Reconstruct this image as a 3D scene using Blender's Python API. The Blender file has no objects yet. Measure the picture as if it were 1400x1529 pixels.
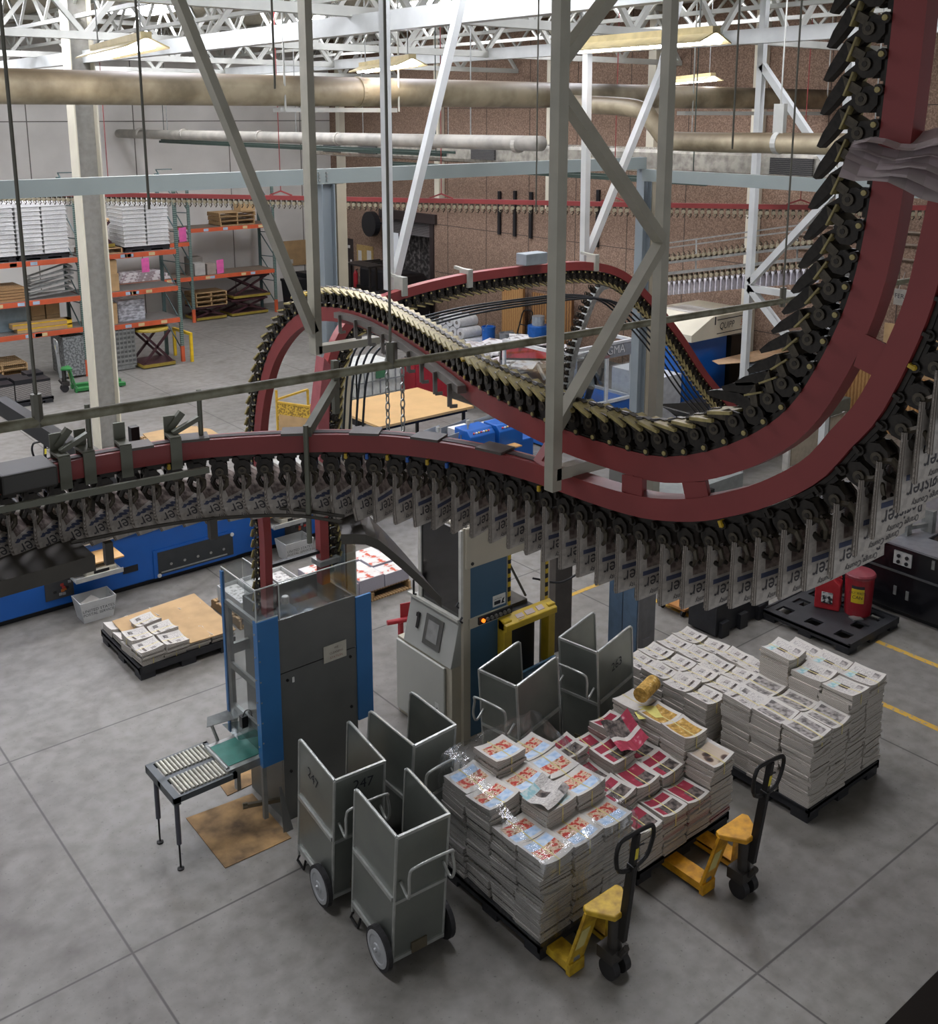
import bpy, math, random
from mathutils import Vector, Matrix
R = random.Random(7)
S = bpy.context.scene
COL = S.collection
PI = math.pi

# ---------------------------------------------------------------- materials
def lin(h):
    h = h.lstrip('#')
    out = []
    for i in (0, 2, 4):
        c = int(h[i:i+2], 16) / 255.
        out.append(c/12.92 if c <= .04045 else ((c+.055)/1.055)**2.4)
    return (*out, 1.)
_M = {}
def M(name, hexc, rough=.5, metal=0., var=.12, scale=9., bump=0., dirt=None):
    """plain procedural surface: base colour with soft noise variation"""
    if name in _M: return _M[name]
    m = bpy.data.materials.new(name); m.use_nodes = True
    nt = m.node_tree; b = nt.nodes['Principled BSDF']
    b.inputs['Roughness'].default_value = rough
    b.inputs['Metallic'].default_value = metal
    c = lin(hexc)
    tc = nt.nodes.new('ShaderNodeTexCoord')
    nz = nt.nodes.new('ShaderNodeTexNoise'); nz.inputs['Scale'].default_value = scale
    nz.inputs['Detail'].default_value = 5.
    nt.links.new(tc.outputs['Object'], nz.inputs['Vector'])
    rp = nt.nodes.new('ShaderNodeValToRGB')
    d = lin(dirt) if dirt else tuple(max(0, x*(1-var)) for x in c[:3]) + (1.,)
    l = tuple(min(1, x*(1+var*.6)) for x in c[:3]) + (1.,)
    e = rp.color_ramp.elements
    e[0].position = .34; e[0].color = d
    e[1].position = .62; e[1].color = l
    nt.links.new(nz.outputs['Fac'], rp.inputs['Fac'])
    nt.links.new(rp.outputs['Color'], b.inputs['Base Color'])
    if bump:
        bp = nt.nodes.new('ShaderNodeBump'); bp.inputs['Strength'].default_value = bump
        bp.inputs['Distance'].default_value = .01
        nt.links.new(nz.outputs['Fac'], bp.inputs['Height'])
        nt.links.new(bp.outputs['Normal'], b.inputs['Normal'])
    _M[name] = m
    return m
def Emit(name, hexc, st):
    if name in _M: return _M[name]
    m = bpy.data.materials.new(name); m.use_nodes = True
    b = m.node_tree.nodes['Principled BSDF']
    b.inputs['Base Color'].default_value = lin(hexc)
    b.inputs['Emission Color'].default_value = lin(hexc)
    b.inputs['Emission Strength'].default_value = st
    _M[name] = m
    return m
def Clear(name, hexc, fac, rough=.08, bump=0., scale=20.):
    """thin clear sheet: mostly transparent with a gloss layer"""
    if name in _M: return _M[name]
    m = bpy.data.materials.new(name); m.use_nodes = True
    nt = m.node_tree; nt.nodes.remove(nt.nodes['Principled BSDF'])
    out = nt.nodes['Material Output']
    t = nt.nodes.new('ShaderNodeBsdfTransparent'); t.inputs['Color'].default_value = lin(hexc)
    g = nt.nodes.new('ShaderNodeBsdfGlossy'); g.inputs['Roughness'].default_value = rough
    g.inputs['Color'].default_value = (.9, .9, .9, 1)
    mx = nt.nodes.new('ShaderNodeMixShader'); mx.inputs['Fac'].default_value = fac
    nt.links.new(t.outputs[0], mx.inputs[1]); nt.links.new(g.outputs[0], mx.inputs[2])
    nt.links.new(mx.outputs[0], out.inputs['Surface'])
    if bump:
        tc = nt.nodes.new('ShaderNodeTexCoord')
        nz = nt.nodes.new('ShaderNodeTexNoise'); nz.inputs['Scale'].default_value = scale
        nz.inputs['Detail'].default_value = 4.; nz.inputs['Distortion'].default_value = 1.2
        mp = nt.nodes.new('ShaderNodeMapping'); mp.inputs['Scale'].default_value = (1, 1, .35)
        bp = nt.nodes.new('ShaderNodeBump'); bp.inputs['Strength'].default_value = bump
        bp.inputs['Distance'].default_value = .03
        nt.links.new(tc.outputs['Object'], mp.inputs['Vector'])
        nt.links.new(mp.outputs[0], nz.inputs['Vector'])
        nt.links.new(nz.outputs['Fac'], bp.inputs['Height'])
        nt.links.new(bp.outputs['Normal'], g.inputs['Normal'])
        # crinkles: film is thicker (more gloss) along folds
        rp = nt.nodes.new('ShaderNodeValToRGB')
        rp.color_ramp.elements[0].position = .45; rp.color_ramp.elements[0].color = (fac*.5,)*3 + (1,)
        rp.color_ramp.elements[1].position = .7; rp.color_ramp.elements[1].color = (min(1, fac*2.6),)*3 + (1,)
        nt.links.new(nz.outputs['Fac'], rp.inputs['Fac'])
        nt.links.new(rp.outputs['Color'], mx.inputs['Fac'])
    _M[name] = m
    return m
def Pattern(name, c0, c1, scale=(1, 1, 1), kind='noise', sc=10., p0=.45, p1=.55, rough=.7, c2=None, coord='Object'):
    """two (or three) tone procedural pattern"""
    if name in _M: return _M[name]
    m = bpy.data.materials.new(name); m.use_nodes = True
    nt = m.node_tree; b = nt.nodes['Principled BSDF']; b.inputs['Roughness'].default_value = rough
    tc = nt.nodes.new('ShaderNodeTexCoord'); mp = nt.nodes.new('ShaderNodeMapping')
    mp.inputs['Scale'].default_value = scale
    nt.links.new(tc.outputs[coord], mp.inputs['Vector'])
    if kind == 'noise':
        t = nt.nodes.new('ShaderNodeTexNoise'); t.inputs['Scale'].default_value = sc; t.inputs['Detail'].default_value = 4
        o = t.outputs['Fac']
    elif kind == 'voronoi':
        t = nt.nodes.new('ShaderNodeTexVoronoi'); t.inputs['Scale'].default_value = sc
        o = t.outputs['Distance']
    else:
        t = nt.nodes.new('ShaderNodeTexWave'); t.inputs['Scale'].default_value = sc
        t.bands_direction = kind[-1].upper(); t.inputs['Distortion'].default_value = 1.5
        t.inputs['Detail'].default_value = 2; t.inputs['Detail Scale'].default_value = 3
        o = t.outputs['Fac']
    nt.links.new(mp.outputs[0], t.inputs['Vector'])
    rp = nt.nodes.new('ShaderNodeValToRGB'); e = rp.color_ramp.elements
    e[0].position = p0; e[0].color = lin(c0); e[1].position = p1; e[1].color = lin(c1)
    if c2:
        k = e.new(min(1, p1 + .12)); k.color = lin(c2)
    nt.links.new(o, rp.inputs['Fac']); nt.links.new(rp.outputs['Color'], b.inputs['Base Color'])
    _M[name] = m
    return m

# ---------------------------------------------------------------- mesh builder
Z = Vector((0, 0, 1))
class MB:
    def __init__(s): s.v = []; s.f = []; s.m = []
    def add(s, vs, fs, mi=0):
        n = len(s.v); s.v += [tuple(v) for v in vs]
        s.f += [tuple(i+n for i in f) for f in fs]; s.m += [mi]*len(fs); return s
    def obox(s, c, a, b, d, mi=0):
        c, a, b, d = map(Vector, (c, a, b, d))
        vs = [c+i*a+j*b+k*d for k in (-1, 1) for j in (-1, 1) for i in (-1, 1)]
        if a.cross(b).dot(d) < 0: fs = [(0, 1, 3, 2), (4, 6, 7, 5), (0, 4, 5, 1), (2, 3, 7, 6), (0, 2, 6, 4), (1, 5, 7, 3)]
        else: fs = [(0, 2, 3, 1), (4, 5, 7, 6), (0, 1, 5, 4), (2, 6, 7, 3), (0, 4, 6, 2), (1, 3, 7, 5)]
        return s.add(vs, fs, mi)
    def box(s, x0, x1, y0, y1, z0, z1, mi=0):
        return s.obox(((x0+x1)/2, (y0+y1)/2, (z0+z1)/2), ((x1-x0)/2, 0, 0), (0, (y1-y0)/2, 0), (0, 0, (z1-z0)/2), mi)
    def bar(s, p, q, w, h=None, mi=0, up=Z):
        p, q = Vector(p), Vector(q); t = q-p; L = t.length; t = t/L
        up = Vector(up)
        if abs(t.dot(up)) > .98: up = Vector((1, 0, 0))
        a = t.cross(up).normalized(); b = a.cross(t)
        return s.obox((p+q)/2, t*L/2, a*w/2, b*(h or w)/2, mi)
    def tube(s, pts, r, n=8, mi=0, closed=False):
        pts = [Vector(p) for p in pts]; k = len(pts); vs = []; fs = []
        t0 = (pts[1]-pts[0]).normalized()
        a = t0.cross(Z if abs(t0.z) < .9 else Vector((1, 0, 0))).normalized()
        for i, p in enumerate(pts):
            if closed: t = (pts[(i+1) % k]-pts[i-1]).normalized()
            else: t = (pts[min(i+1, k-1)]-pts[max(i-1, 0)]).normalized()
            a = (a-t*a.dot(t)).normalized(); b = t.cross(a)
            rr = r[i] if isinstance(r, (list, tuple)) else r
            for j in range(n):
                an = 2*PI*j/n; vs.append(p+(a*math.cos(an)+b*math.sin(an))*rr)
        for i in range(k if closed else k-1):
            for j in range(n):
                i2 = (i+1) % k
                fs.append((i*n+j, i*n+(j+1) % n, i2*n+(j+1) % n, i2*n+j))
        if not closed: fs += [tuple(range(n-1, -1, -1)), tuple((k-1)*n+j for j in range(n))]
        return s.add(vs, fs, mi)
    def cyl(s, p, q, r, n=16, mi=0, r2=None): return s.tube([p, q], [r, r if r2 is None else r2], n, mi)
    def prism(s, poly, o, u, v, w, mi=0):
        o, u, v, w = map(Vector, (o, u, v, w)); k = len(poly)
        A = [o+u*x+v*y for x, y in poly]; vs = A+[p+w for p in A]
        fs = [tuple(range(k-1, -1, -1)), tuple(range(k, 2*k))]+[(i, (i+1) % k, (i+1) % k+k, i+k) for i in range(k)]
        if u.cross(v).dot(w) < 0: fs = [tuple(reversed(f)) for f in fs]
        return s.add(vs, fs, mi)
    def lathe(s, prof, o, n=20, mi=0):
        o = Vector(o); vs = []; fs = []; k = len(prof)
        for r, z in prof:
            for j in range(n):
                an = 2*PI*j/n; vs.append(o+Vector((r*math.cos(an), r*math.sin(an), z)))
        for i in range(k-1):
            for j in range(n): fs.append((i*n+j, i*n+(j+1) % n, (i+1)*n+(j+1) % n, (i+1)*n+j))
        fs += [tuple(range(n-1, -1, -1)), tuple((k-1)*n+j for j in range(n))]
        return s.add(vs, fs, mi)
    def text(s, txt, size, o, u, v, mi=0, align='CENTER', squash=1.):
        """flat lettering lying in the u,v plane with its centre at o"""
        vs, fs = glyphs(txt, align); o, u, v = Vector(o), Vector(u).normalized(), Vector(v).normalized()
        return s.add([o+u*(x*size*squash)+v*(y*size) for x, y in vs], fs, mi)
    def build(s, name, mats, parent=None, at=None, smooth=False, local=False, bevel=0.):
        me = bpy.data.meshes.new(name)
        off = Vector((0, 0, 0))
        if at is not None: off = Vector(at)
        elif parent is not None and not local:
            p = parent
            while p is not None: off = off+p.location; p = p.parent
        me.from_pydata([tuple(Vector(v)-off) for v in s.v], [], s.f)
        if not isinstance(mats, (list, tuple)): mats = [mats]
        for m in mats: me.materials.append(m)
        me.polygons.foreach_set('material_index', s.m)
        if smooth: me.polygons.foreach_set('use_smooth', [True]*len(s.f))
        me.update()
        o = bpy.data.objects.new(name, me); COL.objects.link(o)
        if at is not None: o.location = Vector(at)
        if parent is not None: o.parent = parent
        if bevel:
            b = o.modifiers.new('bevel', 'BEVEL'); b.width = bevel; b.segments = 2; b.limit_method = 'ANGLE'
        return o
def _islands(m):
    par = list(range(len(m.v)))
    def find(a):
        while par[a] != a: par[a] = par[par[a]]; a = par[a]
        return a
    for f in m.f:
        for i in f[1:]: par[find(i)] = find(f[0])
    out = {}
    for k, f in enumerate(m.f): out.setdefault(find(f[0]), []).append(k)
    for fs in out.values():
        q = MB(); mp = {}
        for k in fs:
            for i in m.f[k]:
                if i not in mp: mp[i] = len(q.v); q.v.append(m.v[i])
            q.f.append(tuple(mp[i] for i in m.f[k])); q.m.append(m.m[k])
        yield q
def _split(s, name, mats, parent=None, **k):
    """like build(), with every loose piece as an object of its own"""
    return [q.build(name, mats, parent, **k) for q in _islands(s)][-1]
MB.split = _split
_G = {}
def glyphs(txt, align='CENTER'):
    k = (txt, align)
    if k not in _G:
        cu = bpy.data.curves.new('lettering', 'FONT'); cu.body = txt; cu.align_x = align; cu.align_y = 'CENTER'
        cu.resolution_u = 3
        o = bpy.data.objects.new('lettering', cu); COL.objects.link(o)
        dg = bpy.context.evaluated_depsgraph_get()
        me = bpy.data.meshes.new_from_object(o.evaluated_get(dg))
        _G[k] = ([(v.co.x, v.co.y) for v in me.vertices], [tuple(p.vertices) for p in me.polygons])
        bpy.data.objects.remove(o); bpy.data.curves.remove(cu); bpy.data.meshes.remove(me)
    return _G[k]

def tag(o, label, cat, group=None, kind=None):
    if label: o['label'] = label
    if cat: o['category'] = cat
    if group: o['group'] = group
    if kind: o['kind'] = kind
    return o
def thing(name, label, cat, loc=(0, 0, 0), rz=0., group=None):
    o = bpy.data.objects.new(name, None); COL.objects.link(o)
    o.empty_display_size = .1; o.location = loc; o.rotation_euler = (0, 0, rz)
    return tag(o, label, cat, group)
def one(mb, name, mats, label, cat, at, group=None, smooth=False, bevel=0., kind=None):
    return tag(mb.build(name, mats, at=at, smooth=smooth, bevel=bevel), label, cat, group, kind)
def struct(mb, name, mats, smooth=False):
    o = mb.build(name, mats, smooth=smooth); o['kind'] = 'structure'; return o
_KIDS = {}
def kids(o): return [c for c in COL.objects if c.parent == o]
def dup(root, loc, rz=None, label=None, group=None):
    """copy of a thing with copies of its parts and sub-parts"""
    r = root.copy(); COL.objects.link(r); r.location = loc
    if rz is not None: r.rotation_euler = (0, 0, rz)
    if label: r['label'] = label
    if group: r['group'] = group
    for ch in kids(root):
        c = ch.copy(); COL.objects.link(c); c.parent = r
        for g in kids(ch):
            d = g.copy(); COL.objects.link(d); d.parent = c
    return r
def spline(pts, n=10):
    pts = [Vector(p) for p in pts]; out = []
    P = [2*pts[0]-pts[1]]+pts+[2*pts[-1]-pts[-2]]
    for i in range(1, len(P)-2):
        a, b, c, d = P[i-1:i+3]
        for k in range(n):
            t = k/n
            out.append(.5*((2*b)+(c-a)*t+(2*a-5*b+4*c-d)*t*t+(3*b-a-3*c+d)*t**3))
    out.append(pts[-1]); return out
class Path:
    """arc-length parametrised track with a parallel-transported frame (t, s, n)"""
    def __init__(s, pts, n=10, s0=None):
        s.p = spline(pts, n); s.L = [0.]; s.T = []; s.S = []
        for i in range(1, len(s.p)): s.L.append(s.L[-1]+(s.p[i]-s.p[i-1]).length)
        sv = None
        for i in range(len(s.p)):
            t = (s.p[min(i+1, len(s.p)-1)]-s.p[max(i-1, 0)]).normalized()
            if sv is None: sv = Vector(s0) if s0 else t.cross(Z)
            sv = (sv-t*sv.dot(t)).normalized(); s.T.append(t); s.S.append(sv.copy())
    def at(s, d):
        i = 0
        import bisect
        i = min(max(bisect.bisect_right(s.L, d)-1, 0), len(s.p)-2)
        f = (d-s.L[i])/max(1e-6, s.L[i+1]-s.L[i])
        p = s.p[i].lerp(s.p[i+1], f); t = s.T[i].lerp(s.T[i+1], f).normalized()
        sv = s.S[i].lerp(s.S[i+1], f); sv = (sv-t*sv.dot(t)).normalized()
        return p, t, sv, sv.cross(t)
    def sweep(s, mb, prof, d0=0., d1=None, step=.06, mi=0):
        """sweep a closed (s,n) profile along the path"""
        d1 = s.L[-1] if d1 is None else d1; k = max(2, int((d1-d0)/step)); m = len(prof); vs = []; fs = []
        for i in range(k+1):
            p, t, sv, nv = s.at(d0+(d1-d0)*i/k)
            vs += [p+sv*a+nv*b for a, b in prof]
        for i in range(k):
            for j in range(m): fs.append((i*m+j, (i+1)*m+j, (i+1)*m+(j+1) % m, i*m+(j+1) % m))
        fs += [tuple(range(m)), tuple(k*m+j for j in range(m-1, -1, -1))]
        return mb.add(vs, fs, mi)

# ================================================================ the setting
def floor_mat():
    m = bpy.data.materials.new('concrete_floor'); m.use_nodes = True
    nt = m.node_tree; b = nt.nodes['Principled BSDF']; L = nt.links.new
    tc = nt.nodes.new('ShaderNodeTexCoord')
    def noise(sc, det=6, dist=0.):
        n = nt.nodes.new('ShaderNodeTexNoise'); n.inputs['Scale'].default_value = sc
        n.inputs['Detail'].default_value = det; n.inputs['Distortion'].default_value = dist
        L(tc.outputs['Object'], n.inputs['Vector']); return n.outputs['Fac']
    def ramp(o, a, ca, bb, cb):
        r = nt.nodes.new('ShaderNodeValToRGB'); e = r.color_ramp.elements
        e[0].position = a; e[0].color = lin(ca); e[1].position = bb; e[1].color = lin(cb); L(o, r.inputs['Fac']); return r.outputs['Color']
    def mix(a, c, fac, mode='MULTIPLY'):
        x = nt.nodes.new('ShaderNodeMix'); x.data_type = 'RGBA'; x.blend_type = mode
        if isinstance(fac, float): x.inputs[0].default_value = fac
        else: L(fac, x.inputs[0])
        L(a, x.inputs[6]); L(c, x.inputs[7]) if not isinstance(c, tuple) else setattr(x.inputs[7], 'default_value', c)
        return x.outputs[2]
    base = ramp(noise(.4, 8, .4), .3, '#73706a', .72, '#8b8882')
    fine = ramp(noise(6., 9), .3, '#cfccc6', .62, '#ffffff')
    stain = ramp(noise(.9, 7, 1.2), .25, '#a8a298', .40, '#ffffff')
    spk = ramp(noise(38., 3), .28, '#8a867f', .36, '#ffffff')
    c = mix(mix(mix(base, fine, .75), stain, .55), spk, .5)
    sep = nt.nodes.new('ShaderNodeSeparateXYZ'); L(tc.outputs['Object'], sep.inputs[0])
    def math_(op, a, bv):
        n = nt.nodes.new('ShaderNodeMath'); n.operation = op
        for i, q in enumerate((a, bv)):
            if q is None: continue
            if isinstance(q, (int, float)): n.inputs[i].default_value = q
            else: L(q, n.inputs[i])
        return n.outputs[0]
    ds = []
    for ax, o, per in (('X', 2.39, 3.61), ('Y', 7.11, 3.21)):
        q = math_('ADD', sep.outputs[ax], 100*per-o+per/2)
        q = math_('MODULO', q, per)
        q = math_('ABSOLUTE', math_('SUBTRACT', q, per/2), None)
        ds.append(q)
    d = math_('MINIMUM', ds[0], ds[1])
    jm = nt.nodes.new('ShaderNodeMapRange'); jm.inputs[1].default_value = .005; jm.inputs[2].default_value = .014
    jm.inputs[3].default_value = .85; jm.inputs[4].default_value = 0.
    L(d, jm.inputs[0])
    c = mix(c, lin('#3a3733'), jm.outputs[0], 'MIX')
    L(c, b.inputs['Base Color'])
    rr = nt.nodes.new('ShaderNodeMapRange'); rr.inputs[3].default_value = .38; rr.inputs[4].default_value = .62
    L(noise(2.2, 6), rr.inputs[0]); L(rr.outputs[0], b.inputs['Roughness'])
    return m
FLOOR = floor_mat()
struct(MB().box(-8, 26, -6, 36, -.2, 0), 'floor', FLOOR)

# white tilt-up wall behind the racks
WHITE = M('white_painted_wall', '#cbc8c0', .7, var=.05, scale=1.5)
SEAM = M('dark_joint', '#6b675f', .8)
struct(MB().box(-8, 20.4, 32.5, 32.8, 0, 10), 'wall_left', WHITE)
w = MB()
for x in (-3, .2, 3.4, 6.6, 9.8, 13.0, 16.2, 18.9): w.box(x-.015, x+.015, 32.494, 32.5, 0, 10)
w.box(-8, 20.2, 32.494, 32.5, 6.2, 6.23)
struct(w, 'trim_1', SEAM)
# brown exposed-aggregate wall
BROWN = Pattern('brown_aggregate', '#6e5949', '#8a7260', sc=34, p0=.40, p1=.56, rough=.9, c2='#9a8270')
w = MB()
w.box(20.1, 20.4, -6, 26.45, 0, 10); w.box(20.1, 20.4, 29.3, 31.15, 0, 10); w.box(20.1, 20.4, 31.95, 32.5, 0, 10)
w.box(20.1, 20.4, 26.45, 29.3, 3.3, 10); w.box(20.1, 20.4, 31.15, 31.95, 2.15, 10)
struct(w, 'wall_right', BROWN)
w = MB()
for z in (1.55, 3.05, 4.9, 6.6): w.box(20.094, 20.1, -6, 26.4, z-.012, z+.012)
for y in [-4+1.86*k for k in range(17)]: w.box(20.094, 20.1, y-.012, y+.012, 0, 10)
struct(w, 'trim_2', M('aggregate_joint', '#54473d', .9))
# corrugated roof deck
struct(MB().box(-8, 20.4, -6, 32.8, 8.95, 9.05), 'ceiling', Pattern('roof_deck', '#77705f', '#a19a87', kind='wavex', sc=3.3, p0=.3, p1=.6, rough=.8))
# wall openings: roll-up dock door and a personnel door
DARK = M('dark_brown_metal', '#2d2422', .5)
BLACK = M('black_plastic', '#17171a', .45)
BLACKM = M('black_metal', '#1f1e1d', .4, .3)
d = MB(); d.box(20.05, 20.2, 26.45, 26.65, 0, 3.3); d.box(20.05, 20.2, 29.1, 29.3, 0, 3.3); d.box(20.0, 20.2, 26.3, 29.4, 3.05, 3.35)
o = struct(d, 'door_1', DARK)
d = MB(); d.box(20.32, 20.36, 26.65, 29.1, 2.55, 3.3)
p = d.build('door_curtain', Pattern('steel_curtain', '#4d4a48', '#7a7674', kind='wavez', sc=6, p0=.4, p1=.6), o); p['kind'] = 'structure'
d = MB(); d.box(20.15, 20.2, 31.15, 31.95, 0, 2.15, 0)
d.box(20.142, 20.15, 31.45, 31.75, 1.8, 1.9, 1); d.box(20.142, 20.15, 31.35, 31.45, 1.1, 1.4, 1)
struct(d, 'door_2', [DARK, M('sign_white', '#c9c7c2')])
# floor lines
YL = Pattern('worn_yellow_paint', '#8d8577', '#c29a35', sc=22, p0=.36, p1=.46)
struct(MB().box(10.19, 10.27, -2, 6.9, 0, .003).box(10.19, 10.27, 7.9, 9.46, 0, .003).box(11.46, 11.54, -2, 6.1, 0, .003).box(9.3, 10.27, 9.40, 9.47, 0, .003), 'trim_3', YL)
# the sill of the viewing window, lower right
struct(MB().box(.3, 1.4, .12, .285, 5.74, 5.8), 'window_1', M('dark_window_sill', '#2a211c', .5))

# ---------------------------------------------------------------- roof steel
STEEL = M('pale_grey_paint', '#b9bab2', .5, var=.1, scale=3)
WSTEEL = M('white_steel_paint', '#cfd2cf', .45, var=.08, scale=3)
GALV = M('galvanised', '#9b9d99', .35, .6, var=.2, scale=12)
def truss(name, ax, c, a0, a1, zb, zt, label, step, w=.09):
    P = (lambda t, z: (t, c, z)) if ax == 'x' else (lambda t, z: (c, t, z))
    r = thing(name, label, 'roof truss', P(a0, zb), group=None)
    MB().bar(P(a0, zb), P(a1, zb), w, w*.9).build('bottom_chord', STEEL, r)
    MB().bar(P(a0, zt), P(a1, zt), w, w*.9).build('top_chord', STEEL, r)
    m = MB(); n = max(2, int(round((a1-a0)/step))); h = (a1-a0)/n
    for i in range(n):
        m.bar(P(a0+i*h, zb), P(a0+(i+.5)*h, zt), w*.6, w*.6); m.bar(P(a0+(i+.5)*h, zt), P(a0+(i+1)*h, zb), w*.6, w*.6)
    m.build('web', STEEL, r)
for i, (y, lb) in enumerate(((11.0, 'nearest long white roof girder crossing above the big tan pipe'), (16.8, 'second long white roof girder, beyond the big tan pipe'),
                             (22.6, 'third long white roof girder, above the rack aisle'), (28.4, 'farthest long white roof girder before the white wall'))):
    truss('roof_girder', 'x', y, -8, 20.1, 7.6, 8.8, lb, 2.0, .13)
for i in range(12):
    x = -3.2+i*2.05
    truss('roof_joist', 'y', x, 2, 32.4, 8.15, 8.9, 'pale open-web roof joist, %s counted from the left under the roof' % ('first', 'second', 'third', 'fourth', 'fifth', 'sixth', 'seventh', 'eighth', 'ninth', 'tenth', 'eleventh', 'twelfth')[i], 1.5, .08)
# horizontal pale beams under the joists
for i, (x, z) in enumerate(((.6, 7.25), (7.2, 7.45), (14.2, 7.6))):
    one(MB().bar((x, 2, z), (x, 32.4, z), .16, .22), 'roof_beam', WSTEEL, 'long pale roof beam running away from the window, %s' % ('leftmost of three', 'middle of three', 'rightmost of three')[i], 'beam', (x, 2, z))
# skylight panels lying in the deck
SKYS = [Emit('skylight_diffuser_%d' % i, '#f3f4ff', v) for i, v in enumerate((19., 24., 27., 32.))]
for i, x in enumerate((1.5, 6.2, 10.9, 15.6)):
    for j, y in enumerate((8, 14, 20, 26)):
        k = MB().box(x-.6, x+.6, y-1.2, y+1.2, 8.9, 8.948).build('window_%d' % (2+i*4+j), SKYS[j]); k['kind'] = 'structure'
# fluorescent fixtures
TUBE = Emit('fluorescent_tube', '#f4f2ff', 30.)
REFL = M('fixture_reflector', '#c9b98a', .4)
fx = [((4.45, 12.1), (4.1, 9.8), 6.98, 'bright fluorescent ceiling light at upper left above the big tan pipe'),
      ((9.2, 13.9), (8.4, 11.5), 7.0, 'fluorescent ceiling light with yellowish reflector above the middle of the big pipe'),
      ((8.0, 8.2), (7.9, 6.2), 7.0, 'fluorescent ceiling light with yellow reflector seen beside the tall steel tubes'),
      ((17.8, 15.2), (16.4, 12.9), 7.0, 'far fluorescent ceiling light above the right half of the big pipe')]
for a, b_, z, lb in fx:
    a = Vector((*a, z)); b_ = Vector((*b_, z)); t = (b_-a).normalized(); u = t.cross(Z)
    r = thing('ceiling_light', lb, 'light', a)
    m = MB()
    for k in (-1, 1): m.obox((a+b_)/2+u*(.1*k)+Z*.09, t*(b_-a).length/2, u*.11+Z*(-.05*k), Vector((0, 0, .008)))
    m.obox((a+b_)/2+Z*.15, t*(b_-a).length/2, u*.05, Z*.03)
    m.build('reflector', REFL, r)
    m = MB(); m.cyl(a+u*.06+Z*.05, b_+u*.06+Z*.05, .022); m.cyl(a-u*.06+Z*.05, b_-u*.06+Z*.05, .022)
    m.build('lamp_tube', TUBE, r)
    m = MB(); m.cyl(a+t*.2+Z*.16, a+t*.2+Z*(8.93-z), .008, 6); m.cyl(b_-t*.2+Z*.16, b_-t*.2+Z*(8.93-z), .008, 6); m.split('hanger_rod', GALV, r)

# ---------------------------------------------------------------- pipes, ducts, beams
TANP = M('dusty_tan_pipe', '#ab9f83', .55, var=.2, scale=2.5, dirt='#7f735a')
def dusty(m, hexc):
    nt = m.node_tree; b = nt.nodes['Principled BSDF']; old = b.inputs['Base Color'].links[0].from_socket
    g = nt.nodes.new('ShaderNodeNewGeometry'); sp = nt.nodes.new('ShaderNodeSeparateXYZ'); nt.links.new(g.outputs['Normal'], sp.inputs[0])
    mr = nt.nodes.new('ShaderNodeMapRange'); mr.inputs[1].default_value = .25; mr.inputs[2].default_value = .8
    nt.links.new(sp.outputs['Z'], mr.inputs[0]); x = nt.nodes.new('ShaderNodeMix'); x.data_type = 'RGBA'
    nt.links.new(mr.outputs[0], x.inputs[0]); nt.links.new(old, x.inputs[6]); x.inputs[7].default_value = lin(hexc); nt.links.new(x.outputs[2], b.inputs['Base Color'])
dusty(TANP, '#5d4f39')
SILP = M('grey_pipe', '#a9a59a', .5, var=.2, scale=3)
r = thing('dust_duct_pipe', 'big round tan pipe running across the hall under the roof', 'pipe', (-6, 12.8, 6.72))
m = MB(); m.tube([(-6, 12.8, 6.72), (7, 12.8, 6.72), (20.1, 12.8, 6.72)], .2, 24); m.build('pipe_body', TANP, r, smooth=False)
for p_ in r.children: p_.data.polygons.foreach_set('use_smooth', [True]*len(p_.data.polygons))
m = MB()
for x in (-2, 2.9, 8.4, 14.4, 18.4): m.tube([(x-.03, 12.8, 6.72), (x+.03, 12.8, 6.72)], .212, 24)
m.split('joint_band', TANP, r)
m = MB(); m.box(7.1, 9.0, 12.7, 12.9, 6.44, 6.5); m.box(15.4, 19.9, 12.7, 12.9, 6.40, 6.47)
m.cyl((8.97, 12.62, 6.45), (8.97, 12.62, 8.94), .014, 6); m.cyl((7.13, 12.62, 6.45), (7.13, 12.62, 8.94), .014, 6); m.cyl((19.8, 12.62, 6.45), (19.8, 12.62, 8.94), .014, 6); m.cyl((15.5, 12.62, 6.45), (15.5, 12.62, 8.94), .014, 6)
m.split('trapeze_hanger', STEEL, r)
r = thing('silver_pipe', 'thin round grey pipe running below the big tan pipe towards the white wall', 'pipe', (12.4, 32.4, 5.88))
m = MB(); m.tube([(12.4, 32.2, 5.85), (12.4, 20, 5.9), (12.4, 13.3, 5.93)], .13, 16); m.build('pipe_body', SILP, r, smooth=True)
m = MB()
for y in (30.5, 27.5, 23.2, 19.7, 16.4, 13.9): m.cyl((12.4, y-.05, 5.9), (12.4, y+.05, 5.9), .145, 16)
m.split('joint_band', SILP, r)
m = MB()
for y in (28.6, 21.5, 15.2): m.cyl((12.4, y, 5.98), (12.4, y, 8.94), .012, 6)
m.split('hanger_rod', GALV, r)
r = thing('elbow_pipe', 'tan pipe dropping from the big pipe in an elbow and running right', 'pipe', (12.4, 10.6, 6.02))
m = MB(); m.tube(spline([(12.4, 12.55, 6.58), (12.4, 11.2, 6.5), (12.4, 10.85, 6.3), (12.4, 10.55, 6.06), (12.4, 10.1, 6.02), (12.4, 8.5, 6.03), (12.4, 5.2, 6.05)], 6), .14, 16)
m.build('pipe_body', TANP, r, smooth=True)
m = MB(); m.tube([(12.4, 8.64, 6.03), (12.4, 8.56, 6.03)], .15, 16); m.bar((12.4, 8.6, 6.15), (12.4, 8.6, 6.55), .16, .08); m.cyl((12.4, 8.6, 6.5), (12.4, 8.6, 8.94), .012, 6); m.build('pipe_clamp', STEEL, r)
FOIL = M('crinkled_foil', '#c2beb2', .22, .7, var=.3, scale=7, bump=1.)
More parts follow.
